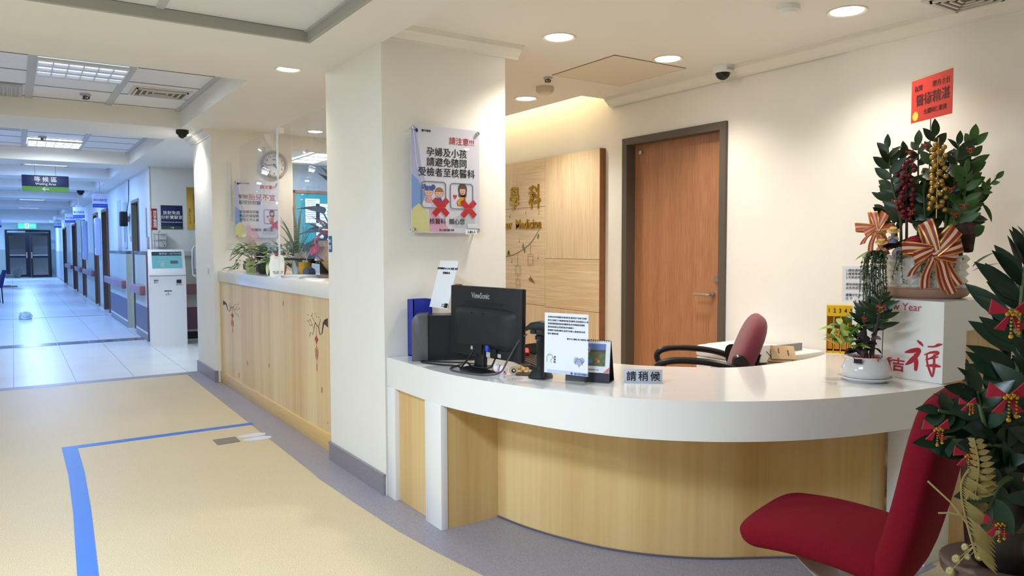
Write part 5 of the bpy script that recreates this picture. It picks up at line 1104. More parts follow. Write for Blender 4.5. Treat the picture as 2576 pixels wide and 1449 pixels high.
# staff side
t = thing('keyboard', 'black keyboard behind the monitor and scanner', 'keyboard', T(2.28, 3.22, DZT) @ RZ(R(75))); b = MB(); b.box(-.22, .22, -.07, .07, 0, .02, bev=.004); b.obj('case', M_BLACKM, t)
b = MB()
for i in range(14):
    for j in range(5): b.box(-.21+i*.03, -.186+i*.03, -.06+j*.025, -.04+j*.025, .02, .026)
b.obj('keys', M_BLACK, t)
t = thing('stapler', 'red-topped stapler near the keyboard behind the scanner', 'stapler', T(2.36, 3.40, DZT) @ RZ(R(60))); b = MB(); b.box(-.06, .06, -.018, .018, 0, .012); b.obj('base', M_BLACKM, t); b = MB(); b.loft([((-.06, 0, .03), (0, 1, 0), (0, 0, 1), .014, .012), ((.0, 0, .045), (0, 1, 0), (0, 0, 1), .018, .016), ((.06, 0, .035), (0, 1, 0), (0, 0, 1), .015, .01)], 14, 3); b.obj('top_arm', M_RED, t)
t = thing('paper_tray', 'black tray of white papers behind the scanner', 'tray', T(2.44, 3.62, DZT) @ RZ(R(8))); b = MB(); b.box(-.1, .1, -.15, .15, 0, .02); b.box(-.1, .1, -.15, -.14, 0, .07); b.box(-.1, -.09, -.15, .15, 0, .07); b.obj('tray', M_BLACKM, t); b = MB(); b.box(-.09, .09, -.135, .14, .02, .045); b.obj('paper', M_PAPER, t)
# ---------------------------------------------------------------- office furniture
t = thing('side_cabinet', 'low white cabinet by the wooden door carrying the printer', 'cabinet', T(3.95, 3.0, 0)); b = MB(); b.box(-.22, .235, -.52, .46, .0, .40, bev=.004); b.obj('body', M_WPLAS, t); b = MB(); b.box(-.226, -.22, -.5, .44, .05, .38); b.obj('door', M_LGREY, t)
t = thing('office_printer', 'white laser printer behind the maroon chair', 'printer', T(3.955, 3.10, .40))
b = MB(); b.box(-.22, .22, -.34, .31, 0, .30, bev=.012); b.obj('body', M_WPLAS, t); b = MB(); b.box(-.225, .22, -.345, .315, .30, .375, bev=.02); b.box(-.16, .18, .1, .27, .375, .382); b.obj('lid', mat('printer_light', '#efeeec', .35), t)
b = MB(); b.box(-.15, .12, -.25, .0, .374, .378); b.box(-.15, .12, -.25, -.23, .378, .42); b.obj('output_tray', M_GREY, t); b = MB(); b.box(-.222, -.219, -.05, .18, .05, .26); b.obj('front_cover', M_LGREY, t); b = MB(); b.box(-.223, -.2, -.3, -.15, .31, .355); b.obj('control_panel', M_BLACK, t)
for i, (x, y, z, a, e, lab, m) in enumerate([(3.64, 2.67, .815, 40, 16, 'brown kraft envelope lying tilted at the end of the printer', '#b69a74'), (3.62, 2.665, .790, 30, 8, 'second brown envelope under the tilted one beside the printer', '#a98b66'), (3.575, 2.75, .80, 62, 20, 'white folded papers tucked beside the brown envelopes', '#dcdad6')]):
    b = MB(); b.box(-.095, .095, -.065, .065, -.003, .003, bev=.001); b.box(-.05, .03, -.03, -.024, .003, .0035, mi=1); b.box(-.02, .05, .02, .026, .003, .0035, mi=1)
    o = b.obj('envelope', [mat('kraft_%d' % i, m, .8), M_INK]); o.matrix_world = T(x, y, z) @ RZ(R(a)) @ RY(R(-e)); tag(o, lab, 'envelope')
b = MB(); b.box(-.1, .1, -.08, .08, 0, .77, bev=.003); o = b.obj('carton', mat('carton_tan', '#bb9c78', .8)); o.location = (3.62, 2.675, .0); tag(o, 'tan cardboard carton under the envelopes beside the printer', 'carton')
# staff chair
C = T(3.33, 3.02, 0) @ RZ(R(90+45))
t = thing('office_chair', 'maroon swivel chair with black arms behind the desk', 'chair', C)
b = MB(); b.loft([((.22, 0, .47), (0, 1, 0), (0, 0, 1), .2, .03), ((.2, 0, .48), (0, 1, 0), (0, 0, 1), .24, .045), ((-.2, 0, .47), (0, 1, 0), (0, 0, 1), .23, .045), ((-.24, 0, .47), (0, 1, 0), (0, 0, 1), .19, .03)], 24, 4); b.obj('seat', M_MAROON, t)
b = MB(); up = (.35, 0, 1)
b.loft([((-.17, 0, .56), (0, 1, 0), (1, 0, .35), .16, .03), ((-.19, 0, .60), (0, 1, 0), (1, 0, .35), .20, .058), ((-.25, 0, .78), (0, 1, 0), (1, 0, .33), .225, .066), ((-.30, 0, .91), (0, 1, 0), (1, 0, .35), .215, .062), ((-.317, 0, .955), (0, 1, 0), (1, 0, .36), .20, .057), ((-.328, 0, .985), (0, 1, 0), (1, 0, .38), .18, .049), ((-.336, 0, 1.006), (0, 1, 0), (1, 0, .4), .155, .038), ((-.341, 0, 1.02), (0, 1, 0), (1, 0, .45), .125, .024), ((-.343, 0, 1.026), (0, 1, 0), (1, 0, .5), .09, .008)], 40, 2.8); b.obj('backrest', M_MAROON, t)
b = MB(); b.loft([((-.235, 0, .50), (0, 1, 0), (1, 0, .35), .16, .012), ((-.27, 0, .66), (0, 1, 0), (1, 0, .35), .21, .02), ((-.325, 0, .82), (0, 1, 0), (1, 0, .35), .18, .012)], 20, 3); b.obj('back_shell', M_BLACK, t)
for s in (-1, 1):
    b = MB(); b.tube(catmull([(-.26, s*.25, .66), (-.20, s*.265, .74), (-.1, s*.27, .775), (.05, s*.27, .79), (.17, s*.27, .785), (.235, s*.27, .755), (.23, s*.265, .70), (.16, s*.255, .62), (.10, s*.23, .50)], 6), .019, 10, sy=1.0); b.obj('armrest', M_BLACK, t)
for s in (-1, 1): b = MB(); b.loft([((-.235, s*.228, .70), (.33, 0, 1), (1, 0, -.33), .13, .05), ((-.235, s*.246, .70), (.33, 0, 1), (1, 0, -.33), .12, .042)], 24, 2.6); b.obj('arm_plate', M_BLACK, t)
b = MB(); b.cyl(.03, .08, .44, 14); b.obj('gas_post', M_BLACKM, t)
for i in range(5): a = 2*PI*i/5; b = MB(); b.tube([(0, 0, .1), (.28*math.cos(a), .28*math.sin(a), .07)], [.03, .018], 8); b.ball((.28*math.cos(a), .28*math.sin(a), .03), .03, seg=10); b.obj('base_leg', M_BLACKM, t)
# yellow sorter box, sheet stand
FB = frame((3.972, 2.537, DZT), (.55, -.83, 0))
t = thing('number_sorter', 'yellow pigeonhole box numbered along its top edge beside the raised counter', 'box', FB)
my = mat('sorter_yellow', '#e0b416', .4); mo = mat('sorter_orange', '#cf8a10', .5)
b = MB(); b.box(-.068, .16, .215, .278, -.10, 0); b.box(-.068, .16, 0, .278, -.10, -.096); b.box(-.068, .16, 0, .01, -.10, 0)
for i in range(7): x = -.068+.0375*i; b.box(x, x+.004, 0, .22, -.10, 0)
b.obj('case', my, t, smooth=0)
b = MB()
for i in range(6): b.box(-.062+.0375*i, -.034+.0375*i, .02, .10+.03*(i % 3), -.08, -.02)
b.obj('ticket', mo, t, smooth=0)
b = MB(); b.text('1  2  3  4  5', .034, T(.004, .248, .0006), bold=.015, w=.125); b.obj('numerals', M_INK, t, smooth=0)
t = thing('rules_sheet', 'white sheet of numbered instructions standing above the yellow box', 'notice', frame((4.005, 2.425, 1.205), (.55, -.83, 0), (.0, .0, 1)))
b = MB(); b.box(-.105, .12, -.125, .105, -.004, -.002); b.obj('stand', M_CLEAR, t)
b = MB(); b.box(-.10, .12, -.1, .1, -.0015, 0); sh = b.obj('sheet', M_PAPER, t)
b = MB()
for i, s_ in enumerate(['1.請依順序放檢查單', '2.裡面等候區開放坐', '3.叫到名時,請拿健保卡', '', '請依排程時間報到,', '必先完成影像醫學部檢', '', '櫃檯中午休息下午', '正 子']): b.text(s_, .0165, T(-.082, .078-.02*i, .0004), align='L') if s_ else None
b.obj('lettering', M_INK, sh, smooth=0)

# ---------------------------------------------------------------- red chair
t = thing('lounge_chair', 'crimson padded lounge chair on a pale pedestal in front of the desk', 'chair', T(2.414, 1.521, 0) @ RZ(R(15)))
X, Yv, Z = (1, 0, 0), (0, 1, 0), (0, 0, 1)
def pad(P, N, hw, hh, ra, rb, seg=44):
    """upholstered pad along the centre line P (2D y, z), thickness axis N per point, rounded corners of radius RA, RB at its ends"""
    Q = [Vector((0, p[0], p[1])) for p in catmull([(p[0], p[1]) for p in P], 8)]; NN = [Vector((0, n[0], n[1])) for n in catmull([(n[0], n[1]) for n in N], 8)]
    L = [0]
    for k in range(1, len(Q)): L.append(L[-1]+(Q[k]-Q[k-1]).length)
    tot = L[-1]
    def at(s_):
        for k in range(1, len(L)):
            if s_ <= L[k] or k == len(L)-1: u = (s_-L[k-1])/(L[k]-L[k-1]); return Q[k-1].lerp(Q[k], u), NN[k-1].lerp(NN[k], u)
    ss = [ra*(1-math.cos(PI/2*i/9)) for i in range(10)]+[ra+(tot-ra-rb)*i/10 for i in range(1, 10)]+[tot-rb*(1-math.sin(PI/2*i/9)) for i in range(10)]
    st = []
    for s_ in ss:
        e = min(1, s_/ra); f_ = min(1, (tot-s_)/rb); ea = math.sqrt(max(0, 1-(1-e)**2)); fb = math.sqrt(max(0, 1-(1-f_)**2)); q, n = at(min(max(s_, 1e-5), tot))
        st.append((tuple(q), (1, 0, 0), tuple(n), hw-ra*(1-ea)-rb*(1-fb), max(.004, hh*min(1, ea*.75+.25 if e < 1 else 1, fb*.75+.25 if f_ < 1 else 1)*(1 if 0 < s_ < tot else .3))))
    b = MB(); b.loft(st, seg, 3.2); return b
pad([(.285, .395), (.2, .405), (.08, .412), (-.06, .405), (-.20, .385)], [(.35, 1), (.12, 1), (0, 1), (0, 1), (-.2, 1)], .252, .057, .075, .03).obj('seat', M_RFAB, t, smooth=60)
pad([(-.13, .285), (-.165, .315), (-.20, .37), (-.225, .44), (-.265, .60), (-.30, .78), (-.325, .88), (-.345, .955)], [(1, .9), (1, .6), (1, .38), (1, .25), (1, .22), (1, .22), (1, .25), (1, .3)], .255, .062, .06, .085).obj('backrest', M_RFAB, t, smooth=60)
mb = mat('pedestal_white', '#e6e2da', .35)
b = MB(); b.loft([((-.06, .12, .36), X, (0, 1, .6), .10, .02), ((-.06, .03, .28), X, (0, 1, .8), .085, .02), ((-.05, -.02, .18), X, (0, 1, .3), .075, .025), ((-.04, -.03, .03), X, Yv, .08, .03)], 20, 4); b.obj('pedestal', mb, t)
b = MB(); b.lathe([(.22, 0), (.22, .012), (.06, .03), (1e-6, .032)], 32, T(-.03, -.03, 0), cap=False); b.obj('foot_disc', mb, t)

# ---------------------------------------------------------------- plants on and by the raised counter
def zz(bl, bs, pts, n, L, W, rr, mi=0, toward=(0, -1, 0), t0=.25, rs=.007, el=.45):
    P = [Vector(p) for p in catmull(pts, 8)]; bs.tube([tuple(p) for p in P], [rs*(1.3-.8*i/len(P)) for i in range(len(P))], 7)
    tw = Vector(toward)
    for i in range(n):
        q = t0+(1-t0)*(i+.5)/n; k = min(len(P)-2, int(q*(len(P)-1))); p = P[k]; d = (P[k+1]-P[k]).normalized()
        f = (tw+Vector((rr.uniform(-.8, .8), rr.uniform(-.8, .8), rr.uniform(-.2, .5)))).normalized(); sd = d.cross(f).normalized()*(1 if i % 2 else -1)
        y = (sd+d*(el+.7*q*q)+Vector((0, 0, .1))).normalized(); z = (f-y*f.dot(y)).normalized()
        if i >= n-1: y = d
        z = (f-y*f.dot(y)).normalized(); x = y.cross(z); M = Matrix((x, y, z)).transposed().to_4x4(); M.translation = p
        s = rr.uniform(.8, 1.12)*(1-.3*max(0, q-.75)*2); bl.leaf(M, L*s, W*s, .22, rr.uniform(-.05, .3), mi, 6)
    return P
def bow(parent, c, s, mats, seed=1, tails=True, name='ribbon_bow', M=None):
    rr = random.Random(seed); b = MB(); st = (0, 1, 1, 2, 2, 1, 1, 0)
    C0 = Vector(c)
    for i, a in enumerate((98, 55, 12, 172, 205, -20)):
        a = R(a+rr.uniform(-8, 8)); r = s*rr.uniform(.9, 1.2)*(.75 if i in (4, 5) else 1.05); d = Vector((math.cos(a), 0, math.sin(a))); n = Vector((-math.sin(a), 0, math.cos(a))); pts = []; tw = rr.uniform(-.25, .25)
        for k in range(13):
            u = k/12; rho = r*math.sin(PI*u)**.75; pts.append(tuple(C0+d*rho+n*(.10*r*(u-.5)*2)+Vector((0, -.10*s-.30*s*math.cos(PI*u)*(1 if u < .5 else .6), 0))))
        b.strip(pts, tuple((n+d*tw)*(.56*s)+Vector((0, .14*s, 0))), st, ws=[.5+.5*math.sin(PI*k/12)**.6 for k in range(13)])
    b.ball(tuple(C0+Vector((0, -.2*s, 0))), .13*s, mi=1, seg=10)
    if tails:
        for (dx, dz) in ((-.75, -1.0), (-.25, -1.5), (.5, -1.55), (.95, -1.35), (.75, -1.7)):
            pts = [tuple(Vector(c)+Vector((dx*s*q+.06*s*math.sin(q*6), -.12*s-.1*s*math.sin(q*5), dz*s*q*(.6+.4*q)))) for q in [k/7 for k in range(8)]]; b.strip(pts, (s*.34, 0, s*.12), st)
    return b.obj(name, mats, parent, smooth=60)
M_RIBR = mat('ribbon_dark_red', '#8e1f2c', .4); M_RIBC = mat('ribbon_cream', '#d9bd8f', .5); M_RIBG = mat('ribbon_gold', '#c99a4a', .3, .7)
M_RIBO = mat('ribbon_sheer', '#cf5a4a', .35); M_RIBP = mat('ribbon_pale', '#e8b49c', .4)
def beadbow(parent, c, s, seed=0):
    """small red bow with gold bead drops"""
    b = MB(); C = Vector(c)
    for sx in (-1, 1):
        b.prism([(0, 0), (sx*s, s*.75), (sx*s*1.15, -.1*s)], -.002, .002, T(*c) @ RX(R(90)) @ RY(R(8*sx))); b.prism([(0, 0), (sx*s*.9, -s*.9), (sx*s*.35, -s*1.0)], -.002, .002, T(*c) @ RX(R(90)))
    o = b.obj('red_bow', mat('bow_red', '#9c1830', .7), parent, smooth=0)
    g = MB()
    for i in range(5): g.ball(tuple(C+Vector((s*.16*(i-2), -.008, s*.12*((i % 2)-.5)))), s*.13, seg=8)
    for sx, n in ((-.12, 6), (.28, 5)):
        for k in range(n): g.ball(tuple(C+Vector((s*sx, -.01, -s*(.3+.2*k)))), s*(.075 if k < n-1 else .14), seg=8)
    g.obj('gold_beads', M_GOLD, o)
# big congratulation planter
PM = T(3.703, 1.92, 1.17) @ RZ(R(-62.7))
t = thing('congratulation_planter', 'white faceted planter with tall glossy-leafed plant and striped red bow on the raised counter', 'potted plant', PM)
b = MB(); b.lathe([(.16, 0), (.185, .012), (.205, .045), (.218, .05), (.205, .055), (.17, .03), (1e-6, .028)], 40, Matrix.Scale(.78, 4, (0, 1, 0)), cap=False); b.obj('saucer', mat('saucer_rose', '#b08c78', .35), t)
b = MB(); NS, NR = 22, 5
def oblong(a, z, o): co, si = math.cos(a), math.sin(a); k = (abs(co/.178)**4+abs(si/.125)**4)**-.25*(.95+.05*z/.175)+o; return (k*co, k*si, .03+z)
V = [oblong(2*PI*i/NS, .175*j/NR, 0) for j in range(NR+1) for i in range(NS)]; nv = len(V); V += [oblong(2*PI*(i+.5)/NS, .175*(j+.5)/NR, .014) for j in range(NR) for i in range(NS)]; Fc = []
for j in range(NR):
    for i in range(NS): a_, b_, c_, d_ = j*NS+i, j*NS+(i+1) % NS, (j+1)*NS+(i+1) % NS, (j+1)*NS+i; m_ = nv+j*NS+i; Fc += [(a_, b_, m_), (b_, c_, m_), (c_, d_, m_), (d_, a_, m_)]
b._add(V, Fc); b.obj('pot', mat('pot_white', '#e6e3de', .3), t, smooth=0)
b = MB(); b.box(-.16, .16, -.10, .10, .185, .195); b.obj('soil', M_SOIL, t)
rr = random.Random(11); bl = MB(); bs = MB(); bl2 = MB()
for (x0, y0, x1, y1, z1, n, kind) in [(-.10, -.03, -.17, -.05, .74, 20, 0), (-.08, .04, -.10, .05, .70, 16, 0), (-.03, .05, -.04, .08, .76, 16, 0), (.0, -.01, .03, .0, .79, 16, 0), (.05, .03, .06, .08, .70, 16, 0), (.08, -.02, .13, -.03, .74, 20, 0), (.11, .03, .19, .02, .76, 22, 1), (.13, -.03, .165, -.06, .60, 16, 1), (.14, .05, .20, .10, .55, 14, 0), (-.12, .03, -.19, .06, .52, 12, 0), (.02, -.04, -.01, -.05, .50, 12, 0)]:
    zz(bl2 if kind else bl, bs, [(x0, y0, .18), (x0*.85+x1*.15, y0, .18+z1*.3), (x0*.3+x1*.7, y1*.7, z1*.75), (x1, y1, z1)], n, .098, .045, rr, t0=.28, rs=.006)
bl.obj('foliage', M_LEAF, t); bl2.obj('green_foliage', M_LEAF2, t); bs.obj('stems', M_STEM, t)
b = MB(); zz(b, bs_ := MB(), [(.15, .0, .2), (.17, 0, .35), (.21, 0, .47), (.29, -.02, .57)], 16, .05, .028, rr, t0=.4); b.leaf(T(.17, -.05, .30) @ RY(R(60)) @ RX(R(70)), .1, .06); b.leaf(T(.23, -.02, .45) @ RZ(R(-60)) @ RX(R(-50)), .1, .035); b.leaf(T(.2, 0, .15) @ RZ(R(-70)) @ RX(R(45)), .13, .04); b.leaf(T(.2, 0, .13) @ RZ(R(-75)) @ RX(R(28)), .13, .03); b.obj('jagged_foliage', M_LEAF2, t); bs_.obj('side_stem', M_STEM, t)
b = MB()
for k in range(42): a = k*2.4; z = .42+.0075*k; r = .028*(1-.5*k/60)+.006*math.sin(k); b.ball((.045+r*math.cos(a)*1.2, -.085+r*math.sin(a), z), .0125, seg=14)
b.tube([(.045, -.085, .38), (.045, -.085, .76)], .003, 5); b.obj('gold_berries', mat('berry_gold', '#b8924c', .35, .6), t)
b = MB()
for k in range(38): a = k*2.1+rr.uniform(-.8, .8); z = .38+.0078*k; r = rr.uniform(.012, .034); b.ball((-.09+r*math.cos(a)*1.2, -.06+r*math.sin(a), z), .0115, seg=14)
b.tube([(-.08, -.06, .3), (-.09, -.06, .68)], .003, 5); b.obj('red_berries', mat('berry_red', '#6e1424', .3), t)
b = MB(); rr2 = random.Random(4); pts = []
NB = 14
for i in range(NB+1):
    q = i/NB; x = -.18+.38*q; wq = .012+.075*max(0, q-.25)**.7; zc = .25+.07*q-.03*q*q
    for k in range(8): a = PI*k/7; pts.append((x+rr2.uniform(-.006, .006), -.075-wq*math.sin(a)*.6+rr2.uniform(-.005, .005), zc+wq*math.cos(a)+rr2.uniform(-.005, .005)))
b._add(pts, [(i*8+k, i*8+k+1, (i+1)*8+k+1, (i+1)*8+k) for i in range(NB) for k in range(7)]); bark = b.obj('bark_piece', mat('bark', '#3c2822', .9, var=.5, vs=30, bump=.6, bs=50), t, smooth=0)
so = bark.modifiers.new('thick', 'SOLIDIFY'); so.thickness = .012
b = MB(); b.ball((-.045, -.13, .262), .034, seg=14)
for k in range(16): a = rr2.uniform(0, PI); e = rr2.uniform(0, PI); ax = Matrix.Rotation(a, 4, 'X') @ Matrix.Rotation(e, 4, 'Z'); b.tube([tuple(Vector((-.045, -.13, .262))+(ax @ Vector((.036*math.cos(u), .036*math.sin(u), 0)))) for u in [2*PI*i/12 for i in range(12)]], .0016, 4, closed=True)
b.obj('twine_ball', mat('twine_red', '#b01f40', .7), t)
for (x, z, nm, mm) in ((-.135, .30, 'straw_hat_figurine', '#6f86a8'), (-.185, .245, 'lying_figurine', '#b06a5a')):
    b = MB(); b.ball((x, -.11, z+.02), .016, seg=12); fg = b.obj(nm, mat('doll_skin', '#d9a27c', .5), t)
    b = MB(); b.loft([((x, -.11, z-.035), X, Yv, .02, .016), ((x, -.11, z-.01), X, Yv, .016, .013), ((x, -.11, z+.008), X, Yv, .007, .007)], 12, 2); b.obj('clothes', mat('doll_%s' % nm, mm, .6), fg)
    b = MB(); b.lathe([(.03, .0), (.019, .005), (.016, .016), (1e-6, .02)], 18, T(x, -.108, z+.024) @ RX(R(25)), cap=False); b.obj('straw_hat', mat('straw', '#d2a860', .7), fg)
    b = MB()
    for s in (-1, 1): b.tube([(x+s*.015, -.112, z-.005), (x+s*.022, -.125, z-.018), (x+s*.006, -.13, z-.008)], .005, 6)
    b.obj('arm', mat('doll_skin', '#d9a27c', .5), fg)
bow(t, (.035, -.165, .225), .115, [M_RIBG, M_RIBR, M_RIBC], 2); bow(t, (-.215, -.06, .335), .075, [M_RIBG, M_RIBO, M_RIBP], 5, True, 'sheer_bow')
for c in [(-.075, -.09, .70), (-.01, -.03, .735), (.175, -.08, .70), (.1, -.09, .52), (.12, -.09, .40), (.155, -.09, .44), (-.13, -.07, .47), (-.06, -.09, .42)]: beadbow(t, c, .016)
b = MB(); rr3 = random.Random(6); bs = MB()
for i in range(64):
    i = 0 if i < 54 else 25
    x = rr3.uniform(-.265, -.155) if i < 20 else rr3.uniform(-.12, .16); L = rr3.uniform(.14, .30) if i < 20 else rr3.uniform(.05, .12); y = rr3.uniform(-.27, -.215) if i < 20 else -.155
    P = [(-.17 if i < 20 else x, -.09 if i < 20 else -.12, .205), ((x-.17)/2 if i < 20 else x, y, .225), (x, y, .18), (x+rr3.uniform(-.02, .02), y, .20-L)]
    cp_ = catmull(P, 6); bs.tube(cp_, .0012, 4)
    for k in range(6, len(cp_)):
        for _ in range(2): b.leaf(T(*cp_[k]) @ RZ(rr3.uniform(0, 6.3)) @ RX(R(rr3.uniform(-60, 40))), .014, .011, .1, .1, 0, 3)
b.obj('string_of_leaves', mat('string_leaf', '#58664a', .5, var=.3, vs=40), t); bs.obj('trailing_stem', M_STEM, t)
b = MB(); b.leaf(T(-.22, -.1, .23) @ RZ(R(110)) @ RX(R(-25)), .10, .04, .3, .1); b.leaf(T(-.17, -.1, .30) @ RZ(R(60)) @ RX(R(60)), .08, .04); b.obj('lime_leaf', M_LEAF3, t)
b = MB(); b.ball((-.1, -.115, .215), .04, seg=12, sz=.8); b.obj('grey_stone', M_GREY, t)
# red congratulation card on its stick
FCd = frame((3.745, 1.93, 2.145), (-.46, -.886, 0))
t = thing('greeting_card', 'shiny red congratulation card on a thin stick above the tall plant', 'card', FCd)
b = MB(); b.box(-.15, .15, -.105, .105, -.001, .001); b.obj('card', mat('card_red', '#d8362e', .3), t)
b = MB(); b.box(-.155, .155, -.125, .115, .0015, .0025); b.obj('plastic_sleeve', acrylic('sleeve', (1, 1, 1), .12), t)
b = MB(); b.text('祝賀', .032, T(-.095, .06, .0012)); b.text('榮升主任', .032, T(.072, .06, .0012)); b.text('醫術精湛', .062, T(.01, .0, .0012), bold=.008, sx=1.0); b.text('全體同仁敬賀', .028, T(.03, -.062, .0012)); b.obj('lettering', mat('card_ink', '#401018', .5), t, smooth=0)
b = MB(); p = []
for i in range(24): r = .026 if i % 2 else .019; p.append((-.115+r*math.cos(2*PI*i/24), -.075+r*math.sin(2*PI*i/24)))
b.prism(p, .001, .0022); b.obj('gold_burst', mat('burst_yellow', '#f0cf4a', .4), t)
b = MB(); b.tube([(0, -.105, 0), (0, -.75, .0)], .0025, 6); b.obj('stick', M_INK, t)
# small pot on the desk
t = thing('small_planter', 'small white ridged pot of mixed leaves on the desk before the red lettering', 'potted plant', T(3.262, 1.945, DZT) @ RZ(R(-59)))
b = MB(); b.lathe([(.085, 0), (.095, .006), (.118, .018), (.12, .023), (.10, .02), (1e-6, .012)], 40, cap=False, mod=lambda a, z: 1+.012*math.cos(a*36)*(z > .012)); b.obj('saucer', mat('glaze_white', '#e6e4e2', .15), t)
b = MB(); b.lathe([(.075, .016), (.10, .022), (.108, .045), (.104, .066), (.094, .09), (.085, .105), (.09, .115), (.08, .115), (.076, .10)], 44, cap=False, mod=lambda a, z: 1+.018*math.sin(a*3+z*60)); b.obj('pot', mat('glaze_grey', '#d2cfd0', .12, coat=.5), t)
b = MB(); b.cyl(.08, .098, .104, 24); b.obj('soil', M_SOIL, t)
b = MB(); b.box(-.05, -.016, -.112, -.104, .085, .104, RX(R(-4))); b.obj('maker_label', M_INK, t)
b = MB()
for i in range(9): b.box(-.05+.012*i, -.045+.012*i, -.075, -.072, .10, .128)
b.box(-.055, .06, -.075, -.073, .112, .116); b.obj('red_fence', mat('fence_red', '#a8383c', .6), t)
rr = random.Random(21); bl = MB(); bs = MB()
zz(bl, bs, [(.02, .0, .1), (.03, 0, .2), (.05, 0, .30), (.055, 0, .39)], 20, .085, .026, rr, t0=.42, rs=.010, el=.2); zz(bl, bs, [(.0, .02, .1), (-.005, .02, .2), (-.01, .02, .27), (-.005, .02, .33)], 16, .075, .024, rr, t0=.45, rs=.008, el=.2)
bl.obj('spiky_foliage', M_LEAF, t); bs.obj('stems', mat('dark_cane', '#3a352c', .6), t)
b = MB(); bushy(b, (-.09, -.02, .15), .05, .10, 30, .065, .03, 0, .4, 41, (-10, 70)); b.obj('lime_foliage', M_LEAF3, t); b = MB(); bushy(b, (-.08, .02, .17), .05, .10, 18, .06, .03, 0, .4, 42, (0, 70)); b.obj('green_foliage', M_LEAF2, t)
b = MB(); bushy(b, (-.02, -.03, .12), .05, .09, 18, .065, .04, 0, .4, 43, (-10, 70)); b.obj('dark_foliage', M_LEAFP, t)
b = MB(); b.tube([(.065, -.03, .1), (.068, -.03, .36)], .0018, 5); b.obj('support_wire', M_INK, t); beadbow(t, (.055, -.045, .345), .018); beadbow(t, (-.01, -.02, .29), .012)

# ---------------------------------------------------------------- tall plant on a stand at the picture edge
PF = T(2.124, .867, .60) @ RZ(R(-33.7))
t = thing('plant_stand', 'round brown plant stand carrying the dark glossy plant at the picture edge', 'stand', T(2.124, .867, 0))
b = MB(); b.lathe([(.135, .56), (.152, .566), (.155, .592), (.145, .598)], 40); b.obj('top', mat('stand_brown', '#4f3f36', .4), t)
for k in range(3): a = 2*PI*k/3+.4; b = MB(); b.tube([(.12*math.cos(a), .12*math.sin(a), .575), (.17*math.cos(a), .17*math.sin(a), 0)], .014, 8); b.obj('leg', mat('stand_brown', '#4f3f36', .4), t)
t = thing('glossy_plant', 'tall dark glossy-leafed plant with red bows and gold ornaments at the picture edge', 'potted plant', PF)
b = MB(); b.lathe([(.085, 0), (.095, .015), (.108, .16), (.112, .26), (.10, .26), (.095, .22), (1e-6, .22)], 36, cap=False); b.obj('pot', mat('pot_dark', '#14090c', .35), t)
bl = MB(); bs = MB(); rr = random.Random(33); bh = MB()
for pts, n, L, W in [([(.0, .0, .22), (-.005, -.02, .5), (-.01, -.03, .68), (.0, -.04, .81)], 24, .135, .043), ([(-.03, -.03, .22), (-.07, -.05, .33), (-.15, -.08, .395), (-.25, -.1, .42)], 18, .082, .036), ([(-.02, 0, .22), (-.04, 0, .38), (-.07, -.02, .44), (-.13, -.03, .455)], 12, .09, .038), ([(.04, -.03, .22), (.06, -.04, .45), (.08, -.05, .62), (.10, -.06, .74)], 22, .13, .043), ([(.0, .04, .22), (.02, .06, .5), (.05, .08, .68), (.08, .08, .78)], 20, .13, .043), ([(-.02, -.05, .22), (-.05, -.08, .30), (-.09, -.11, .33), (-.14, -.12, .34)], 9, .09, .04), ([(-.01, -.07, .22), (.0, -.1, .34), (-.02, -.12, .44), (-.03, -.13, .55)], 16, .12, .043), ([(.05, -.06, .22), (.08, -.1, .30), (.1, -.12, .38), (.12, -.13, .44)], 9, .10, .05), ([(-.06, -.05, .22), (-.10, -.09, .30), (-.14, -.11, .38), (-.17, -.12, .47)], 12, .10, .045), ([(-.04, -.08, .22), (-.08, -.12, .26), (-.13, -.15, .25), (-.16, -.16, .20)], 8, .09, .042), ([(.0, -.09, .22), (-.02, -.13, .24), (-.05, -.16, .20), (-.06, -.17, .14)], 8, .09, .042), ([(-.09, .0, .22), (-.12, .0, .30), (-.15, -.01, .33), (-.19, -.02, .33)], 9, .09, .04)]:
    zz(bl, bs, pts, n, L, W, rr, t0=.22, rs=.008)
bl.obj('foliage', mat('deep_leaf', '#1b3020', .36, var=.35, vs=9), t); bs.obj('stems', M_STEM, t)
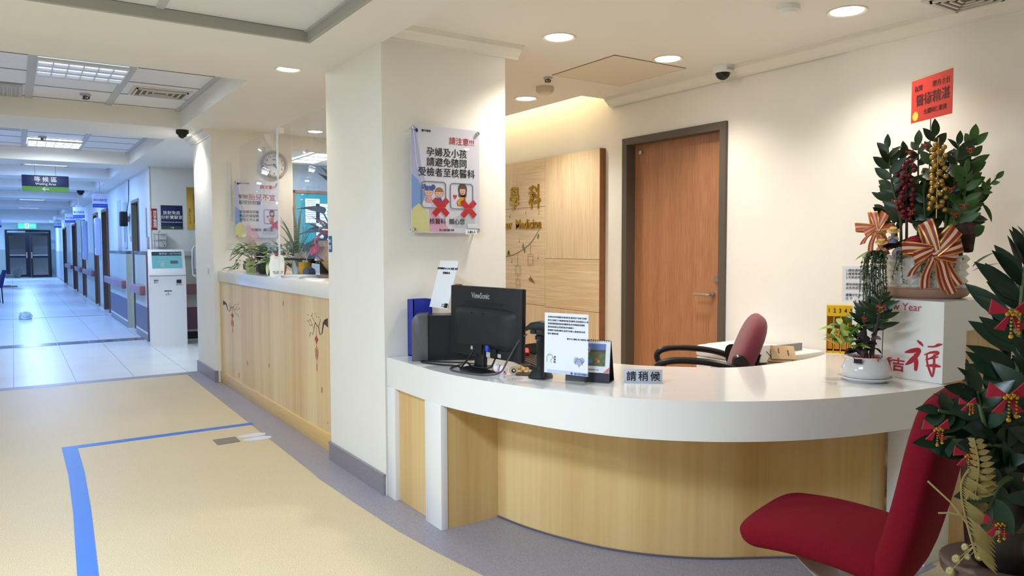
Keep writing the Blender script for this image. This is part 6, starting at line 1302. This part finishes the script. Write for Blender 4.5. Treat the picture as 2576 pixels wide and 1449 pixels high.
for c, s_ in [((-.127, -.17, .665), .042), ((-.126, -.17, .47), .042), ((-.292, -.17, .393), .028), ((-.22, -.17, .452), .018), ((-.205, -.15, .325), .028), ((-.14, -.17, .167), .03), ((-.05, -.17, .27), .028)]: beadbow(t, c, s_)
def barb(b, P, d, L, W): 
    y = Vector(d).normalized(); z = Vector((0, -1, 0)); z = (z-y*z.dot(y)).normalized(); M = Matrix((y.cross(z), y, z)).transposed().to_4x4(); M.translation = P; b.leaf(M, L, W, .25, .15, 0, 5)
b = MB(); P = catmull([(-.186, -.165, .083), (-.219, -.165, .194), (-.227, -.165, .259), (-.209, -.165, .296)], 10); b.tube(catmull([(-.06, -.07, .24), (-.15, -.15, .28), (-.22, -.168, .22)], 6), .003, 5); b.tube(P, .0025, 5)
for k in range(2, 31): q = k/31; barb(b, Vector(P[min(k, len(P)-1)])+Vector((0, -.0015*(k % 5), 0)), (1, 0, -.55-.5*(1-q)), .105*(.75+.4*math.sin(PI*q)), .0095)
P = catmull([(-.195, -.165, .231), (-.191, -.17, .305), (-.205, -.17, .37)], 10); b.tube(P, .0025, 5)
for k in range(0, 20, 2): q = k/20; barb(b, P[k], (1, 0, .12), .055*(1.1-.7*q), .014); barb(b, P[k], (-.8, 0, .5), .026*(1.1-.5*q), .012)
b.obj('gold_feather', mat('gold_glitter', '#b7a468', .4, .75, bump=.8, bs=900), t)
for P in ([(-.20, -.165, .15), (-.25, -.165, .215), (-.306, -.165, .266)], [(-.215, -.165, .18), (-.25, -.165, .19), (-.279, -.165, .19)]): b = MB(); b.tube(P, .0024, 6); b.obj('gold_twig', mat('gold_glitter', '#b7a468', .4), t)
for c, r in [((-.165, -.03, -.012), .0125), ((-.150, -.03, .02), .0125), ((-.135, -.04, .055), .0105), ((-.128, -.04, .03), .009), ((-.112, -.06, .04), .011)]:
    b = MB(); b.ball(c, r, seg=12); b.tube([c, ((c[0]-.09)/2, -.1, .11), (-.09, -.13, .14)], .0012, 4); b.obj('gold_bauble', mat('bauble_gold', '#b3a878', .35, .8, bump=.5, bs=500), t)
